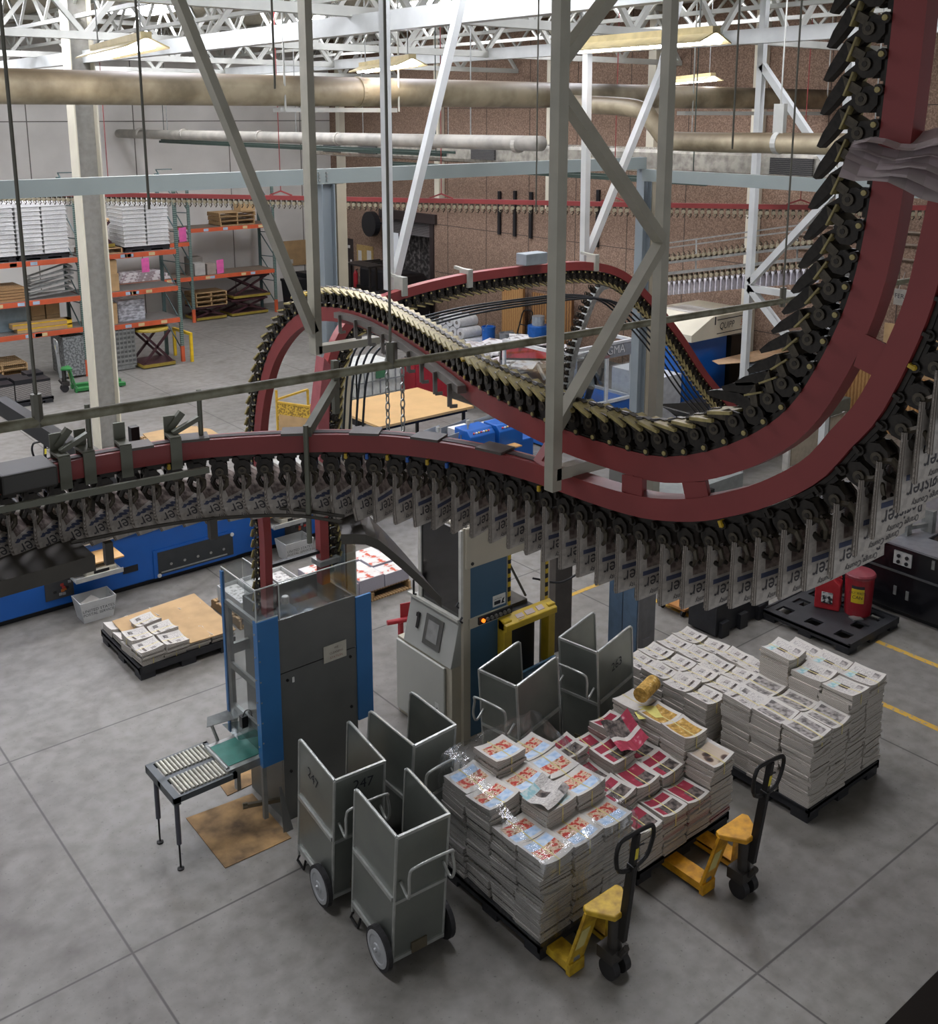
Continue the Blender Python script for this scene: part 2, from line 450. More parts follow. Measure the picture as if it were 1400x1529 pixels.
r = thing('foil_wrapped_duct', 'silver foil wrapped air duct along the brown wall', 'duct', (17, 29, 5.2))
m = MB(); m.obox((17.2, 19, 5.48), (.3, 0, 0), (0, 10, 0), (0, 0, .26)); m.build('duct_body', FOIL, r, bevel=.1)
m = MB()
for y in (27.2, 25.3, 20.2, 11.4): m.box(16.85, 16.9, y-.45, y+.45, 5.33, 5.63)
m.split('air_grille', Pattern('dark_grille', '#1c1b1a', '#4a4845', kind='wavez', sc=9), r)
m = MB()
for y in (10, 14, 18, 22, 26): m.cyl((17.2, y, 5.7), (17.2, y, 8.94), .012, 6)
m.split('hanger_rod', GALV, r)
# blue-grey steel portal
BGREY = M('blue_grey_steel', '#848d8a', .45, var=.06, scale=2)
r = thing('crane_beam', 'long blue-grey steel beam crossing the hall on two columns', 'beam', (-6, 10.6, 5.71))
def ibeam(m, p, q, h, w, mi=0):
    p, q = Vector(p), Vector(q)
    m.bar(p+Z*(h/2-.008), q+Z*(h/2-.008), w, .016, mi); m.bar(p-Z*(h/2-.008), q-Z*(h/2-.008), w, .016, mi); m.bar(p, q, .012, h, mi)
m = MB(); m.bar((-6, 10.6, 5.71), (11.95, 10.6, 5.71), .11, .17); m.build('beam_body', BGREY, r)
m = MB()
for x in (6.36, 6.46):
    for z in (5.67, 5.71, 5.75): m.box(x-.012, x+.012, 10.53, 10.545, z-.012, z+.012)
m.split('bolt', GALV, r)
one(MB().bar((11.87, 10.5, 5.54), (11.87, 2, 5.54), .12, .17).box(11.795, 11.81, 7.3, 7.5, 5.47, 5.61), 'crane_beam', BGREY, 'blue-grey steel beam running to the right edge, joining the long one', 'beam', (11.87, 10.5, 5.54))
BCOL = M('blue_grey_column', '#7d868a', .45, var=.06, scale=2)
TANT = M('tan_steel_tube', '#a39b86', .5, var=.08, scale=3)
def column(x, y, top, label):
    r = thing('steel_column', label, 'column', (x, y, 0))
    m = MB(); m.bar((x-.08, y, 0), (x-.08, y, top), .014, .15, up=(0, 1, 0)); m.bar((x+.08, y, 0), (x+.08, y, top), .014, .15, up=(0, 1, 0)); m.box(x-.08, x+.08, y-.006, y+.006, 0, top)
    m.box(x-.18, x+.18, y-.18, y+.18, 0, .02)
    m.build('column_shaft', BCOL, r)
    MB().box(x+.12, x+.25, y-.06, y+.06, 0, top).build('tan_tube', TANT, r)
column(6.47, 10.6, 5.62, 'slim blue-grey and tan column standing behind the blue and grey stacker')
column(11.98, 10.6, 5.62, 'slim blue-grey and tan column behind the twin steel tubes at centre right')
# main building column, far left
CREAM = M('cream_paint', '#d8d2bd', .5, var=.06, scale=2)
r = thing('building_column', 'tall cream wide-flange building column at left before the racks', 'column', (7.05, 20, 0))
m = MB(); m.obox((6.84, 20, 4.47), (.012, 0, 0), (0, .2, 0), (0, 0, 4.47)); m.obox((7.26, 20, 4.47), (.012, 0, 0), (0, .2, 0), (0, 0, 4.47)); m.split('flange', CREAM, r)
MB().box(6.85, 7.25, 19.99, 20.01, 0, 8.94).build('web_plate', M('shaded_cream_web', '#8f8d86', .5), r)  # web coloured grey to hold the shade between the cream flanges
# white hanging frames on the tracks
def frame(name, label, cat, bars, w, mat, at, group=None):
    m = MB()
    for a, b_ in bars: m.bar(a, b_, w)
    return one(m, name, mat, label, cat, at, group)
frame('steel_hanger', 'white hanging steel post with a slanting brace above the far conveyor, left of the pair', 'frame', [((5.75, 8.3, 4.75), (5.75, 8.3, 8.7)), ((6.58, 8.3, 7.24), (5.82, 8.3, 4.85)), ((6.58, 8.3, 7.24), (7.0, 8.3, 8.7))], .075, WSTEEL, (5.75, 8.3, 4.75))
frame('steel_hanger', 'white hanging steel post with a slanting brace above the far conveyor, right of the pair', 'frame', [((8.42, 8.3, 4.78), (8.38, 8.3, 8.7)), ((9.6, 8.3, 6.9), (8.47, 8.3, 4.86)), ((9.6, 8.3, 6.9), (10.2, 8.3, 8.7))], .075, WSTEEL, (8.42, 8.3, 4.78))
frame('support_frame', 'large white braced steel frame at right in front of the brown wall', 'frame',
      [((15, 10.82, 0), (15, 10.82, 8.7)), ((15, 9.2, 0), (15, 9.2, 8.7)), ((15, 10.82, 3.5), (15, 9.2, 3.5)), ((15, 10.8, 3.6), (15, 9.24, 5.3)), ((15, 10.8, 3.5), (15, 9.24, 2.1)), ((15, 10.8, 7.2), (15, 9.24, 5.4))], .11, WSTEEL, (15, 10.82, 0))
# wall columns
for i, (y, lb) in enumerate(((26.0, 'slim cream post on the brown wall beside the dock door'), (17.45, 'white wide post on the brown wall behind the twin tubes'), (14.4, 'white post on the brown wall behind the braced frame'), (21.0, 'slim cream post on the brown wall between the black strips'), (31.6, 'slim cream post on the brown wall near the corner'))):
    one(MB().box(19.86, 20.08, y-.12, y+.12, 0 if i in (1, 2) else 3.9, 8.94), 'wall_post', CREAM, lb, 'post', (19.97, y, 0))
for i, (y, z1) in enumerate(((23.26, 3.95), (22.58, 4.0), (21.9, 4.0), (20.6, 4.1), (19.31, 4.2))):
    one(MB().box(20.02, 20.08, y-.05, y+.05, 3.0, z1+.3), 'wall_strip', BLACK, 'narrow black vertical strip on the brown wall, %s' % ('first from the dock door', 'second from the dock door', 'third from the dock door', 'fourth from the dock door', 'fifth from the dock door')[i], 'strip', (20.05, y, 3.0), 'black strips on the brown wall')
# pipe with rods in front of the conveyor
OLIVE = M('olive_grey_pipe', '#8d8b76', .5, var=.25, scale=14, dirt='#6c6650')
r = thing('guide_pipe', 'long thin olive-grey pipe hung across the view in front of the loop', 'pipe', (.2, 3.75, 5.33))
MB().cyl((.2, 3.75, 5.35), (11, 3.75, 5.2), .02, 12).build('pipe_body', OLIVE, r, smooth=True)
for x, z in ((1.08, 5.34), (2.6, 5.32), (5.55, 5.26)):
    m = MB(); m.cyl((x, 3.75, z+.02), (x, 3.75, 8.94), .0065, 6); m.cyl((x, 3.75, z-.02), (x, 3.75, z+.1), .02, 8); m.split('hanger_rod', M('dull_rod', '#6f6d62', .45, .4), r)
# loose ceiling rods and pipes
for i, (x, y, z0) in enumerate(((2.05, 5.0, 5.95), (3.1, 5.6, 6.55), (6.1, 6.6, 5.6), (5.3, 4.0, 6.2), (8.6, 5.2, 5.75))):
    one(MB().cyl((x, y, z0), (x, y, 8.96), .0065, 6), 'threaded_rod', M('dull_rod', '#6f6d62', .45, .4), ('thin dark threaded rod hanging at upper left', 'thin dark threaded rod hanging beside the upper left one', 'thin dark threaded rod hanging before the long blue-grey beam', 'thin dark threaded rod hanging right of the twin tubes', 'thin dark threaded rod hanging before the elbow pipe')[i], 'rod', (x, y, z0))
for i, (x, y0, y1, z) in enumerate(((13.2, 17, 31, 5.62), (15.2, 12, 22, 5.2))):
    one(MB().bar((x, y0, z), (x, y1, z), .09, .07).bar((x+.25, y0, z+.04), (x+.25, y1+.5, z+.04), .05, .05).cyl((x, y0+.3, z), (x, y0+.3, 8.94), .01, 6).cyl((x, y1-.3, z), (x, y1-.3, 8.94), .01, 6), 'crane_rail', M('dark_green_rail', '#2f4038', .5), ('dark green hoist rail hung below the thin grey pipe', 'dark green hoist rail hung before the brown wall')[i], 'rail', (x, y0, z))

# ================================================================ gripper conveyors
RED = M('conveyor_red', '#8c3836', .42, var=.08, scale=4)
REDD = M('conveyor_channel_dark', '#3d2a29', .6)
GDARK = M('gripper_dark_metal', '#2c2721', .33, .5, var=.4, scale=40)
GMID = M('gripper_worn_metal', '#4d463a', .38, .5, var=.4, scale=40)
GTAN = M('gripper_oily_cap', '#ab9c66', .4, .15, var=.35, scale=30)
GYEL = M('gripper_yellow_clip', '#c9a82e', .45)
GBLU = M('gripper_blue_clip', '#2f63b5', .45)
GRAY = M('machine_grey', '#6b6a64', .5, var=.08, scale=5)
DGRAY = M('machine_dark_grey', '#4a4844', .5, var=.08, scale=5)
def gripper_mesh(name, loaded, cap, opened=False):
    """x along the track, y sideways, z away from the rail"""
    m = MB()
    m.obox((0, 0, .062), (.046, 0, 0), (0, .026, 0), (0, 0, .011), 0)
    m.cyl((-.03, -.045, .066), (-.03, .045, .066), .017, 10, 0)
    m.cyl((-.03, -.05, .066), (-.03, -.044, .066), .009, 8, 2); m.cyl((-.03, .044, .066), (-.03, .05, .066), .009, 8, 2)
    pl = [(-.03, .07), (.012, .068), (.036, .09), (.038, .125), (.02, .15), (-.012, .155), (-.034, .135), (-.04, .1)]
    for y in (-.036, .024): m.prism(pl, (0, y, 0), (1, 0, 0), (0, 0, 1), (0, .012, 0), 0)
    for y in (-.044, .04):
        m.cyl((-.002, y, .118), (-.002, y+.004, .118), .02, 12, 1); m.cyl((-.002, y-.002, .118), (-.002, y+.006, .118), .009, 8, 0)
    m.obox((.004, 0, .105), (.022, 0, 0), (0, .026, 0), (0, 0, .03), 0)
    if loaded:
        for y in (-.03, .03): m.tube([(.0, y, .13), (.03, y, .155), (.03, y, .185), (.01, y, .21)], [.011, .012, .01, .007], 6, 1)
        for y in (-.02, .02): m.tube([(-.02, y, .14), (-.035, y, .17), (-.022, y, .2), (.002, y, .215)], [.011, .012, .01, .007], 6, 0)
        m.obox((-.03, 0, .06), (.006, 0, 0), (0, .055, 0), (0, 0, .012), 2)
    elif opened:
        m.prism([(-.01, .13), (.025, .125), (.06, .175), (.12, .225), (.15, .255), (.145, .268), (.1, .25), (.03, .205), (0, .165)], (0, -.018, 0), (1, 0, 0), (0, 0, 1), (0, .036, 0), 0)
        m.prism([(-.035, .12), (-.01, .13), (-.03, .175), (-.07, .19)], (0, -.04, 0), (1, 0, 0), (0, 0, 1), (0, .08, 0), 1)
        m.obox((-.045, 0, .165), (.035, 0, .012), (0, .045, 0), (-.001, 0, .003), 2)
    else:
        a = Vector((.066, 0, .026)); m.obox((.034, 0, .165), a*.7, (0, .052, 0), Vector((-.026, 0, .066)).normalized()*.006, 2)
        m.obox((.076, 0, .182), a*.2, (0, .012, 0), Vector((-.026, 0, .066)).normalized()*.009, 1)
        for y in (-.034, .03): m.prism([(-.02, .14), (.03, .13), (.1, .175), (.094, .188), (.05, .175), (0, .165)], (0, y, 0), (1, 0, 0), (0, 0, 1), (0, .006, 0), 1)
        m.tube([(.05, 0, .16), (.1, .0, .185), (.135, 0, .19)], [.016, .012, .008], 6, 0)
    o = m.build(name, [GDARK, GMID, cap], at=(0, 0, 0)); me = o.data; bpy.data.objects.remove(o); return me
GM_RET = gripper_mesh('gripper', False, GTAN)
GM_OPEN = gripper_mesh('gripper', False, GTAN, True)
GM_RETY = gripper_mesh('gripper', False, GYEL)
GM_LOW = gripper_mesh('gripper', True, GDARK)
GM_LOWY = gripper_mesh('gripper', True, GYEL)
GM_LOWB = gripper_mesh('gripper', True, GBLU)
def frame_m(p, t, s, n): return Matrix(((t.x, s.x, n.x, p.x), (t.y, s.y, n.y, p.y), (t.z, s.z, n.z, p.z), (0, 0, 0, 1)))
def put_gripper(me, path, d, sign, root, flip=1):
    p, t, s, n = path.at(d)
    o = bpy.data.objects.new('gripper', me); COL.objects.link(o)
    o.matrix_world = frame_m(p-root.location, t*flip, s*sign*flip, n*sign); o.parent = root; return o
def channel(h, w, th=.012):
    """C-channel profile in (s,n): web plus two flanges"""
    return [(-w/2, -h/2), (w/2, -h/2), (w/2, h/2), (-w/2, h/2)]

# --- upper (return) track
RET = Path([(2.97, 1.62, 7.3), (2.97, 1.625, 6.9), (2.97, 1.63, 6.6), (2.97, 1.645, 6.25), (2.97, 1.685, 5.9), (2.97, 1.775, 5.635), (2.97, 1.915, 5.40),
            (2.97, 2.15, 5.22), (2.97, 2.45, 5.10), (2.99, 2.78, 5.07), (3.01, 3.07, 5.065), (3.08, 3.445, 5.065), (3.17, 3.79, 5.065), (3.32, 4.19, 5.065),
            (3.495, 4.66, 5.065), (3.70, 5.29, 5.065), (3.83, 5.85, 5.06), (3.85, 6.30, 5.03), (3.84, 6.6, 4.95), (3.83, 6.87, 4.78), (3.82, 7.09, 4.54),
            (3.82, 7.27, 4.19), (3.85, 7.42, 3.8), (3.93, 7.6, 3.3), (4.03, 7.76, 2.85), (4.06, 7.83, 2.4), (4.06, 7.84, 2.05)], s0=(1, 0, 0))
r_ret = thing('gripper_conveyor', 'upper return track with empty grippers, curling up at right and arching down into the stacker', 'conveyor', (2.97, 1.62, 7.3))
m = MB(); RET.sweep(m, channel(.1, .07)); m.build('rail', RED, r_ret)
m = MB(); RET.sweep(m, [(-.03, .05), (.03, .05), (.03, .06), (-.03, .06)]); m.build('chain_guide', GDARK, r_ret)
k = 0; d = .25; PITCH = .1016
while d < RET.L[-1]-.02:
    me = GM_RETY if k in (38, 64) else (GM_OPEN if d < 2.15 else GM_RET)
    if k < 100: put_gripper(me, RET, d, 1, r_ret)
    d += PITCH; k += 1
# grey side rail with hooks on the straight stretch
def d_near(path, q):
    q = Vector(q); return min(range(len(path.p)), key=lambda i: (path.p[i]-q).length)
da, db = RET.L[d_near(RET, (3.2, 3.9, 5.06))], RET.L[d_near(RET, (3.84, 6.1, 5.05))]
SRAIL = M('side_rail_grey', '#7d7872', .4, .3)
m = MB(); RET.sweep(m, [(-.09, -.01), (-.045, -.01), (-.045, .03), (-.09, .03)], da, db); m.build('side_rail', SRAIL, r_ret)
m = MB(); nh = 9
hook = GRAY
for i in range(nh):
    dd = da+.1+(db-da-.2)*i/(nh-1); p, t, s, n = RET.at(dd)
    mm = MB(); mm.bar(p-s*.1+n*.02, p-s*.1-n*.1, .01, .024); mm.bar(p-s*.1-n*.1, p-s*.06-n*.1, .01, .018)
    mm.build('hook_bracket', SRAIL, r_ret)
# --- lower track, carrying newspapers
LOW = Path([(2.97, 1.44, 7.2), (2.97, 1.44, 6.8), (2.97, 1.45, 6.4), (2.97, 1.50, 5.98), (2.97, 1.54, 5.79), (2.97, 1.64, 5.53), (2.97, 1.73, 5.40), (2.97, 1.83, 5.265),
            (2.97, 2.0, 5.135), (2.97, 2.145, 5.055), (2.97, 2.29, 4.99), (2.97, 2.445, 4.945), (2.97, 2.58, 4.92), (2.97, 2.8, 4.905), (2.96, 3.2, 4.9),
            (2.88, 3.54, 4.9), (2.73, 3.85, 4.9), (2.53, 4.07, 4.9), (2.25, 4.265, 4.9), (1.98, 4.40, 4.9), (1.84, 4.435, 4.9), (1.59, 4.475, 4.9), (1.37, 4.485, 4.9), (.6, 4.49, 4.9)], s0=(1, 0, 0))
r_low = thing('gripper_conveyor', 'lower track with newspapers hanging from its grippers, curving from right to left', 'conveyor', (2.97, 1.44, 7.2))
m = MB(); LOW.sweep(m, channel(.085, .09)); m.build('rail', RED, r_low)
m = MB(); LOW.sweep(m, [(-.03, -.06), (.03, -.06), (.03, -.045), (-.03, -.045)]); m.build('chain_guide', GDARK, r_low)
m = MB(); dl = LOW.L[d_near(LOW, (2.9, 3.5, 4.9))]
LOW.sweep(m, [(-.02, .0435), (.02, .0435), (.02, .046), (-.02, .046)], dl-.5, LOW.L[-1]); m.build('top_slot', REDD, r_low)
# cross struts tying the two tracks together
for q in ((2.97, 1.74, 5.70), (2.97, 2.33, 5.14), (2.985, 2.62, 5.08), (3.02, 3.10, 5.065)):
    i = d_near(RET, q); p, t, s, n = RET.at(RET.L[i])
    j = min(range(len(LOW.p)), key=lambda a: abs((LOW.p[a]-p).dot(t))+(0 if (LOW.p[a]-p).dot(n) < 0 and (LOW.p[a]-p).length < .6 else 9))
    mm = MB(); a, b_ = p-n*.05, LOW.p[j]+LOW.at(LOW.L[j])[3]*.04
    mm.bar(a, b_, .075, .012, up=t); mm.bar(a-s*.033, b_-s*.033, .01, .11, up=t); mm.bar(a+t*.02-s*.03, b_+t*.02-s*.03, .012, .05, up=t)
    mm.build('cross_strut', RED, r_low)
# joint plates across the top of the lower rail
TPL = M('joint_plate_grey', '#5d5650', .5)
for q in ((1.95, 4.41, 4.9), (2.38, 4.2, 4.9), (2.62, 3.98, 4.9), (2.8, 3.72, 4.9), (1.68, 4.46, 4.9), (2.93, 3.4, 4.9)):
    i = d_near(LOW, q); p, t, s, n = LOW.at(LOW.L[i])
    mm = MB(); mm.obox(p+n*.048, t*.07, s*.055, n*.006); mm.build('joint_plate', TPL, r_low)
# hangers with slotted brackets
BRK = M('bracket_grey_green', '#6f7062', .45, .2)
for q, arm in (((1.36, 4.487, 4.9), 1), ((1.47, 4.482, 4.9), 0), ((1.63, 4.47, 4.9), 0), ((1.86, 4.43, 4.9), 2)):
    p, t, s, n = LOW.at(LOW.L[d_near(LOW, q)]); f = -s if (-s).y < 0 else s
    mm = MB(); mm.bar(p+f*.052+Z*.07, p+f*.052-Z*.075, .012, .05, up=t); mm.bar(p+f*.052+Z*.07, p-f*.06+Z*.07, .05, .012); mm.bar(p-f*.055+Z*.04, p-f*.055+Z*.15, .012, .05, up=t)
    if arm: mm.bar(p-f*.05+Z*.09, p-f*.05+Z*.16-t*.06+f*.0, .03, .03); mm.cyl(p-t*.13+Z*.05, p-t*.13+Z*.27, .012, 8); mm.bar(p-t*.13+Z*.14, p+Z*.08, .03, .02)
    mm.build('hanger_bracket', BRK, r_low)
# grey guide rail along the front, and the drive at the left end
m = MB(); m.bar((.6, 4.39, 4.83), (1.95, 4.27, 4.83), .02, .028); m.build('front_guide', BRK, r_low)
m = MB(); m.box(.7, 1.07, 4.34, 4.62, 4.86, 5.0); m.build('drive_motor', DGRAY, r_low, bevel=.01)
m = MB(); m.box(.7, 1.0, 4.4, 4.6, 4.74, 4.86); m.box(1.1, 1.33, 4.4, 4.6, 4.86, 4.95); m.cyl((1.05, 4.47, 4.9), (1.15, 4.47, 4.9), .05, 10); m.build('gear_housing', DGRAY, r_low, bevel=.01)
# long arm above the curve
mm = MB(); mm.bar((2.38, 4.12, 4.96), (2.78, 4.5, 5.06), .035, .05); mm.bar((2.76, 4.48, 4.9), (2.76, 4.48, 5.18), .03, .03); mm.cyl((2.36, 4.1, 4.42), (2.36, 4.1, 5.0), .013, 8)
mm.build('support_arm', BRK, r_low)

# ---------------------------------------------------------------- newspapers on the lower track
NEWS = Pattern('newsprint', '#aca59d', '#bdb6ad', sc=30, rough=.85)
PHOTO = Pattern('newsprint_photo', '#5a4c47', '#a2948b', sc=26, p0=.38, p1=.66, rough=.85)
INK = M('masthead_ink', '#4b494c', .8)
INKB = M('banner_ink_blue', '#4a5068', .8)
NEWSB = Pattern('newsprint_folds', '#6f675f', '#a89f95', kind='wavex', sc=60, rough=.85, p0=.3, p1=.7)
def paper_mesh(twist, seed):
    """folded broadsheet: x to the right, hanging down -z, front page towards -y; trailing by lean"""
    rr = random.Random(seed); W0, W1, H = -.045, .255, .255; lean = twist*.33
    def prof(h):
        y = z = 0.; n = 16
        for i in range(n):
            hh = h*(i+.5)/n; a = lean*min(1, hh/.1)**1.3
            y -= math.sin(a)*h/n; z -= math.cos(a)*h/n
        return y, z, lean*min(1, h/.1)**1.3
    wob = rr.uniform(-.006, .006)
    def D(x, h, off):
        y, z, a = prof(h); bul = .012*math.sin((x-W0)/(W1-W0)*PI)*math.sin(h/H*PI*.9)+wob*h/H*4*(x-W0)
        q = min(1, max(0, (h-.02)/(H*.8))); q = twist*q*q*(3-2*q); cq, sq = math.cos(q), math.sin(q)
        e = off+bul; px, py = x, -math.cos(a)*e
        return Vector((px*cq+py*sq, -px*sq+py*cq+y, z+math.sin(a)*e))
    m = MB(); nx, nz = 8, 12
    def sheet(off, matf, h1=H, x0=W0):
        vs = [D(x0+(W1-x0)*i/nx, h1*j/nz, off(j/nz) if callable(off) else off) for j in range(nz+1) for i in range(nx+1)]
        for j in range(nz):
            for i in range(nx):
                a = j*(nx+1)+i; m.add([vs[a], vs[a+1], vs[a+nx+2], vs[a+nx+1]], [(0, 1, 2, 3)], matf(i, j))
    def front(i, j): return 1 if 1 <= j <= 5 and 0 < i < 7 else 0
    sheet(lambda q: .007+.002*q, front); sheet(lambda q: .003-.001*q, lambda i, j: 0, H-.004)
    sheet(lambda q: -.002-.005*q, lambda i, j: 0, H-.01); sheet(lambda q: -.006-.009*q, lambda i, j: 0, H)
    # rolled left-hand fold
    for h in [H*i/nz for i in range(nz)]:
        for k in range(6):
            a0, a1 = PI/2+PI*k/6, PI/2+PI*(k+1)/6
            def E(an, hh): return D(W0+.009*math.cos(an), hh, .0005+.007*math.sin(an))
            m.add([E(a0, h), E(a0, h+H/nz), E(a1, h+H/nz), E(a1, h)], [(0, 1, 2, 3)], 4)
    def txt(s, size, x, h, mi, sq=1.):
        vs, fs = glyphs(s, 'CENTER'); m.add([D(x-px*size*sq, h+py*size, .0085+.002*h/H) for px, py in vs], [tuple(reversed(f)) for f in fs], mi)
    txt('Register', .085, .105, .192, 2, .88); txt('Orange County', .032, .11, .238, 2, .95)
    b = [(W0+.018, .142), (W1-.02, .142), (W1-.02, .156), (W0+.018, .156)]
    N = 8
    for k in range(N):
        xa = W0+.018+(W1-.038-W0)*k/N; xb = W0+.018+(W1-.038-W0)*(k+1)/N
        m.add([D(xa, .138, .0085), D(xb, .138, .0085), D(xb, .157, .0085), D(xa, .157, .0085)], [(0, 1, 2, 3)], 3)
    for k in range(7): # rows of column type above the picture fold
        h = .012+.006*k
        m.add([D(W0+.03, h, .0078), D(W1-.04, h, .0078), D(W1-.04, h+.002, .0078), D(W0+.03, h+.002, .0078)], [(0, 1, 2, 3)], 3)
    o = m.build('newspaper', [NEWS, PHOTO, INK, INKB, NEWSB], at=(0, 0, 0)); me = o.data; bpy.data.objects.remove(o); return me
PM = {a: [paper_mesh(math.radians(a), a*3+i) for i in range(3)] for a in (0, 18, 36, 54, 70)}
ORD = ['first', 'second', 'third', 'fourth', 'fifth', 'sixth', 'seventh', 'eighth', 'ninth', 'tenth', 'eleventh', 'twelfth']
k = 0; d = .55
s_turn0, s_turn1 = LOW.L[d_near(LOW, (2.92, 3.4, 4.9))], LOW.L[d_near(LOW, (2.1, 4.34, 4.9))]
LP = .1045
nlow = int((LOW.L[-1]-.1-d)/LP)
while d < LOW.L[-1]-.1:
    me = GM_LOW if k % 9 else GM_LOWY
    if s_turn0+.1 < d < s_turn0+.75: me = (GM_LOWB, GM_LOWY)[k % 2]
    put_gripper(me, LOW, d, -1, r_low, -1)
    p, t, s, n = LOW.at(d)
    u = min(1, max(0, (d-s_turn0-.25)/(s_turn1-s_turn0-.3))); ln = min(PM, key=lambda a: abs(a-70*u))
    tip = p-n*(.135 if ln else .13)
    if p.z < 6.2:
        yv = Vector((t.x, t.y, 0))
        if yv.length < .3: yv = Vector((0, 1, 0))
        yv.normalize(); xv = yv.cross(Z); zv = Z
        o = bpy.data.objects.new('newspaper', PM[ln][k % 3]); COL.objects.link(o)
        o.matrix_world = Matrix(((xv.x, yv.x, zv.x, tip.x), (xv.y, yv.y, zv.y, tip.y), (xv.z, yv.z, zv.z, tip.z), (0, 0, 0, 1)))
        zone = 'hanging straight down below the rising right part of the red loop' if p.z > 5.0 else ('hanging straight down along the bottom of the red track' if ln == 0 else ('swinging backwards where the red track bends left' if ln < 65 else 'turned flat along the guide at the left end of the track'))
        tag(o, 'folded newspaper %s' % zone, 'newspaper', 'newspapers '+zone)
    k += 1; d += LP
# pages caught on the return track at upper right
rr = random.Random(5); m = MB()
for i in range(5):
    o = Vector((2.93-.01*i, 1.66, 6.33-.022*i)); a = Vector((-.02+.01*i, -.30, -.0-.015*i)); b = Vector((.15, .06, .05))
    for q in range(6):
        for j in range(3):
            f = lambda x, y: o+a*(x/6-.35)+b*(y/3-.5)+Z*(.012*math.sin(x*1.3+i)+.008*math.cos(y*2+i))
            m.add([f(q, j), f(q+1, j), f(q+1, j+1), f(q, j+1)], [(0, 1, 2, 3)], (q+j+i) % 2)
one(m, 'newspaper', [M('pale_pink_newsprint', '#cdbfc0', .85), M('pale_newsprint_b', '#c2b6b4', .85)], 'crumpled newspaper pages caught flat across the red return rail at upper right', 'newspaper', (2.98, 1.6, 6.3))

# ---------------------------------------------------------------- third track, out of the stacker and off to the right
THI = Path([(4.80, 8.1, 2.05), (4.80, 8.1, 2.9), (4.84, 8.1, 3.6), (4.92, 8.1, 4.15), (5.14, 8.1, 4.52), (5.6, 8.1, 4.71), (6.5, 8.1, 4.81), (7.5, 8.1, 4.815), (8.25, 8.1, 4.78),
            (8.8, 8.1, 4.63), (9.3, 8.1, 4.28), (9.83, 8.1, 3.8), (10.39, 8.1, 3.2), (10.97, 8.1, 2.7), (11.4, 8.1, 2.45)], s0=(0, -1, 0))
r_thi = thing('gripper_conveyor', 'far track of empty grippers rising from the stacker and running right behind the loop', 'conveyor', (4.80, 8.1, 2.05))
m = MB(); THI.sweep(m, channel(.09, .09)); m.build('rail', RED, r_thi)
d = .2; k = 0
while d < THI.L[-1]-.05 and k < 100:
    put_gripper(GM_RET, THI, d, -1, r_thi); d += .1016; k += 1
RODM = M('black_guide_rod', '#262a2e', .35, .4)
for so in (-.16, -.06, .05, .16):
    m = MB(); pts = []
    dd = .9
    while dd < THI.L[-1]-.5:
        p, t, s, n = THI.at(dd); pts.append(p-n*.34+s*so); dd += .15
    m.tube(pts, .011, 6); m.build('guide_rod', RODM, r_thi)
m = MB(); m.box(7.25, 7.55, 7.98, 8.14, 4.88, 5.0); m.build('junction_box', M('junction_grey', '#8b9498', .45), r_thi, bevel=.006)
for x in (5.75, 6.55, 8.35):
    m = MB(); m.box(x-.03, x+.03, 8.03, 8.17, 4.72, 4.9); m.bar((x, 8.05, 4.88), (x, 8.28, 4.9), .03); m.build('hanger_bracket', M('bracket_pale', '#a9aaa0', .45), r_thi)
m = MB(); m.box(4.755, 4.87, 8.03, 8.17, 3.05, 3.75); m.prism([(-.055, 0), (.06, 0), (.1, .42), (.03, .5)], (4.81, 8.03, 3.75), (1, 0, 0), (0, 0, 1), (0, .14, 0)); m.build('rail_guard', M('pale_red_guard', '#a5595c', .4), r_thi)
for z in (2.25, 2.95):
    m = MB(); m.box(4.72, 4.95, 8.02, 8.18, z, z+.05); m.build('rail_clamp', GALV, r_thi)

# ---------------------------------------------------------------- long high track across the hall
FAR = Path([(4.0, 28.3, 4.6), (6.85, 25.0, 4.68), (9.0, 22.4, 4.7), (11.4, 19.35, 4.7), (13.1, 17.1, 4.7), (14.5, 15.25, 4.7), (15.6, 13.75, 4.7), (17.5, 11.5, 4.7), (19.2, 9.6, 4.72), (19.6, 8.6, 4.72)])
r_far = thing('gripper_conveyor', 'long thin red track of small hooks running high across the whole hall', 'conveyor', (4.0, 28.3, 4.6))
m = MB(); FAR.sweep(m, channel(.09, .08), step=.2); m.build('rail', RED, r_far)
def hook_mesh():
    m = MB(); m.obox((0, 0, .07), (.03, 0, 0), (0, .03, 0), (0, 0, .03), 0); m.cyl((0, -.04, .115), (0, .04, .115), .04, 8, 1)
    m.tube([(0, 0, .13), (.035, 0, .18), (.0, 0, .23)], .012, 5, 0); m.tube([(0, 0, .13), (-.04, 0, .17), (-.01, 0, .2)], .01, 5, 1)
    return m
HKM = hook_mesh(); o = HKM.build('gripper', [GMID, M('hook_pale', '#a39a80', .4, .2)], at=(0, 0, 0)); HME = o.data; bpy.data.objects.remove(o)
d = FAR.L[-1]-.1; k = 0; rest = MB()
while d > .1:
    if k < 100: put_gripper(HME, FAR, d, -1, r_far)
    else:
        p, t, s, n = FAR.at(d); Mx = frame_m(p, t, s*-1, n*-1)
        rest.v += [tuple(Mx @ Vector(v)) for v in HKM.v]; b0 = len(rest.v)-len(HKM.v); rest.f += [tuple(i+b0 for i in f) for f in HKM.f]; rest.m += HKM.m
    d -= .12; k += 1
o = rest.build('gripper_row', [GMID, M('hook_pale', '#a39a80', .4)], r_far); o['kind'] = 'stuff'
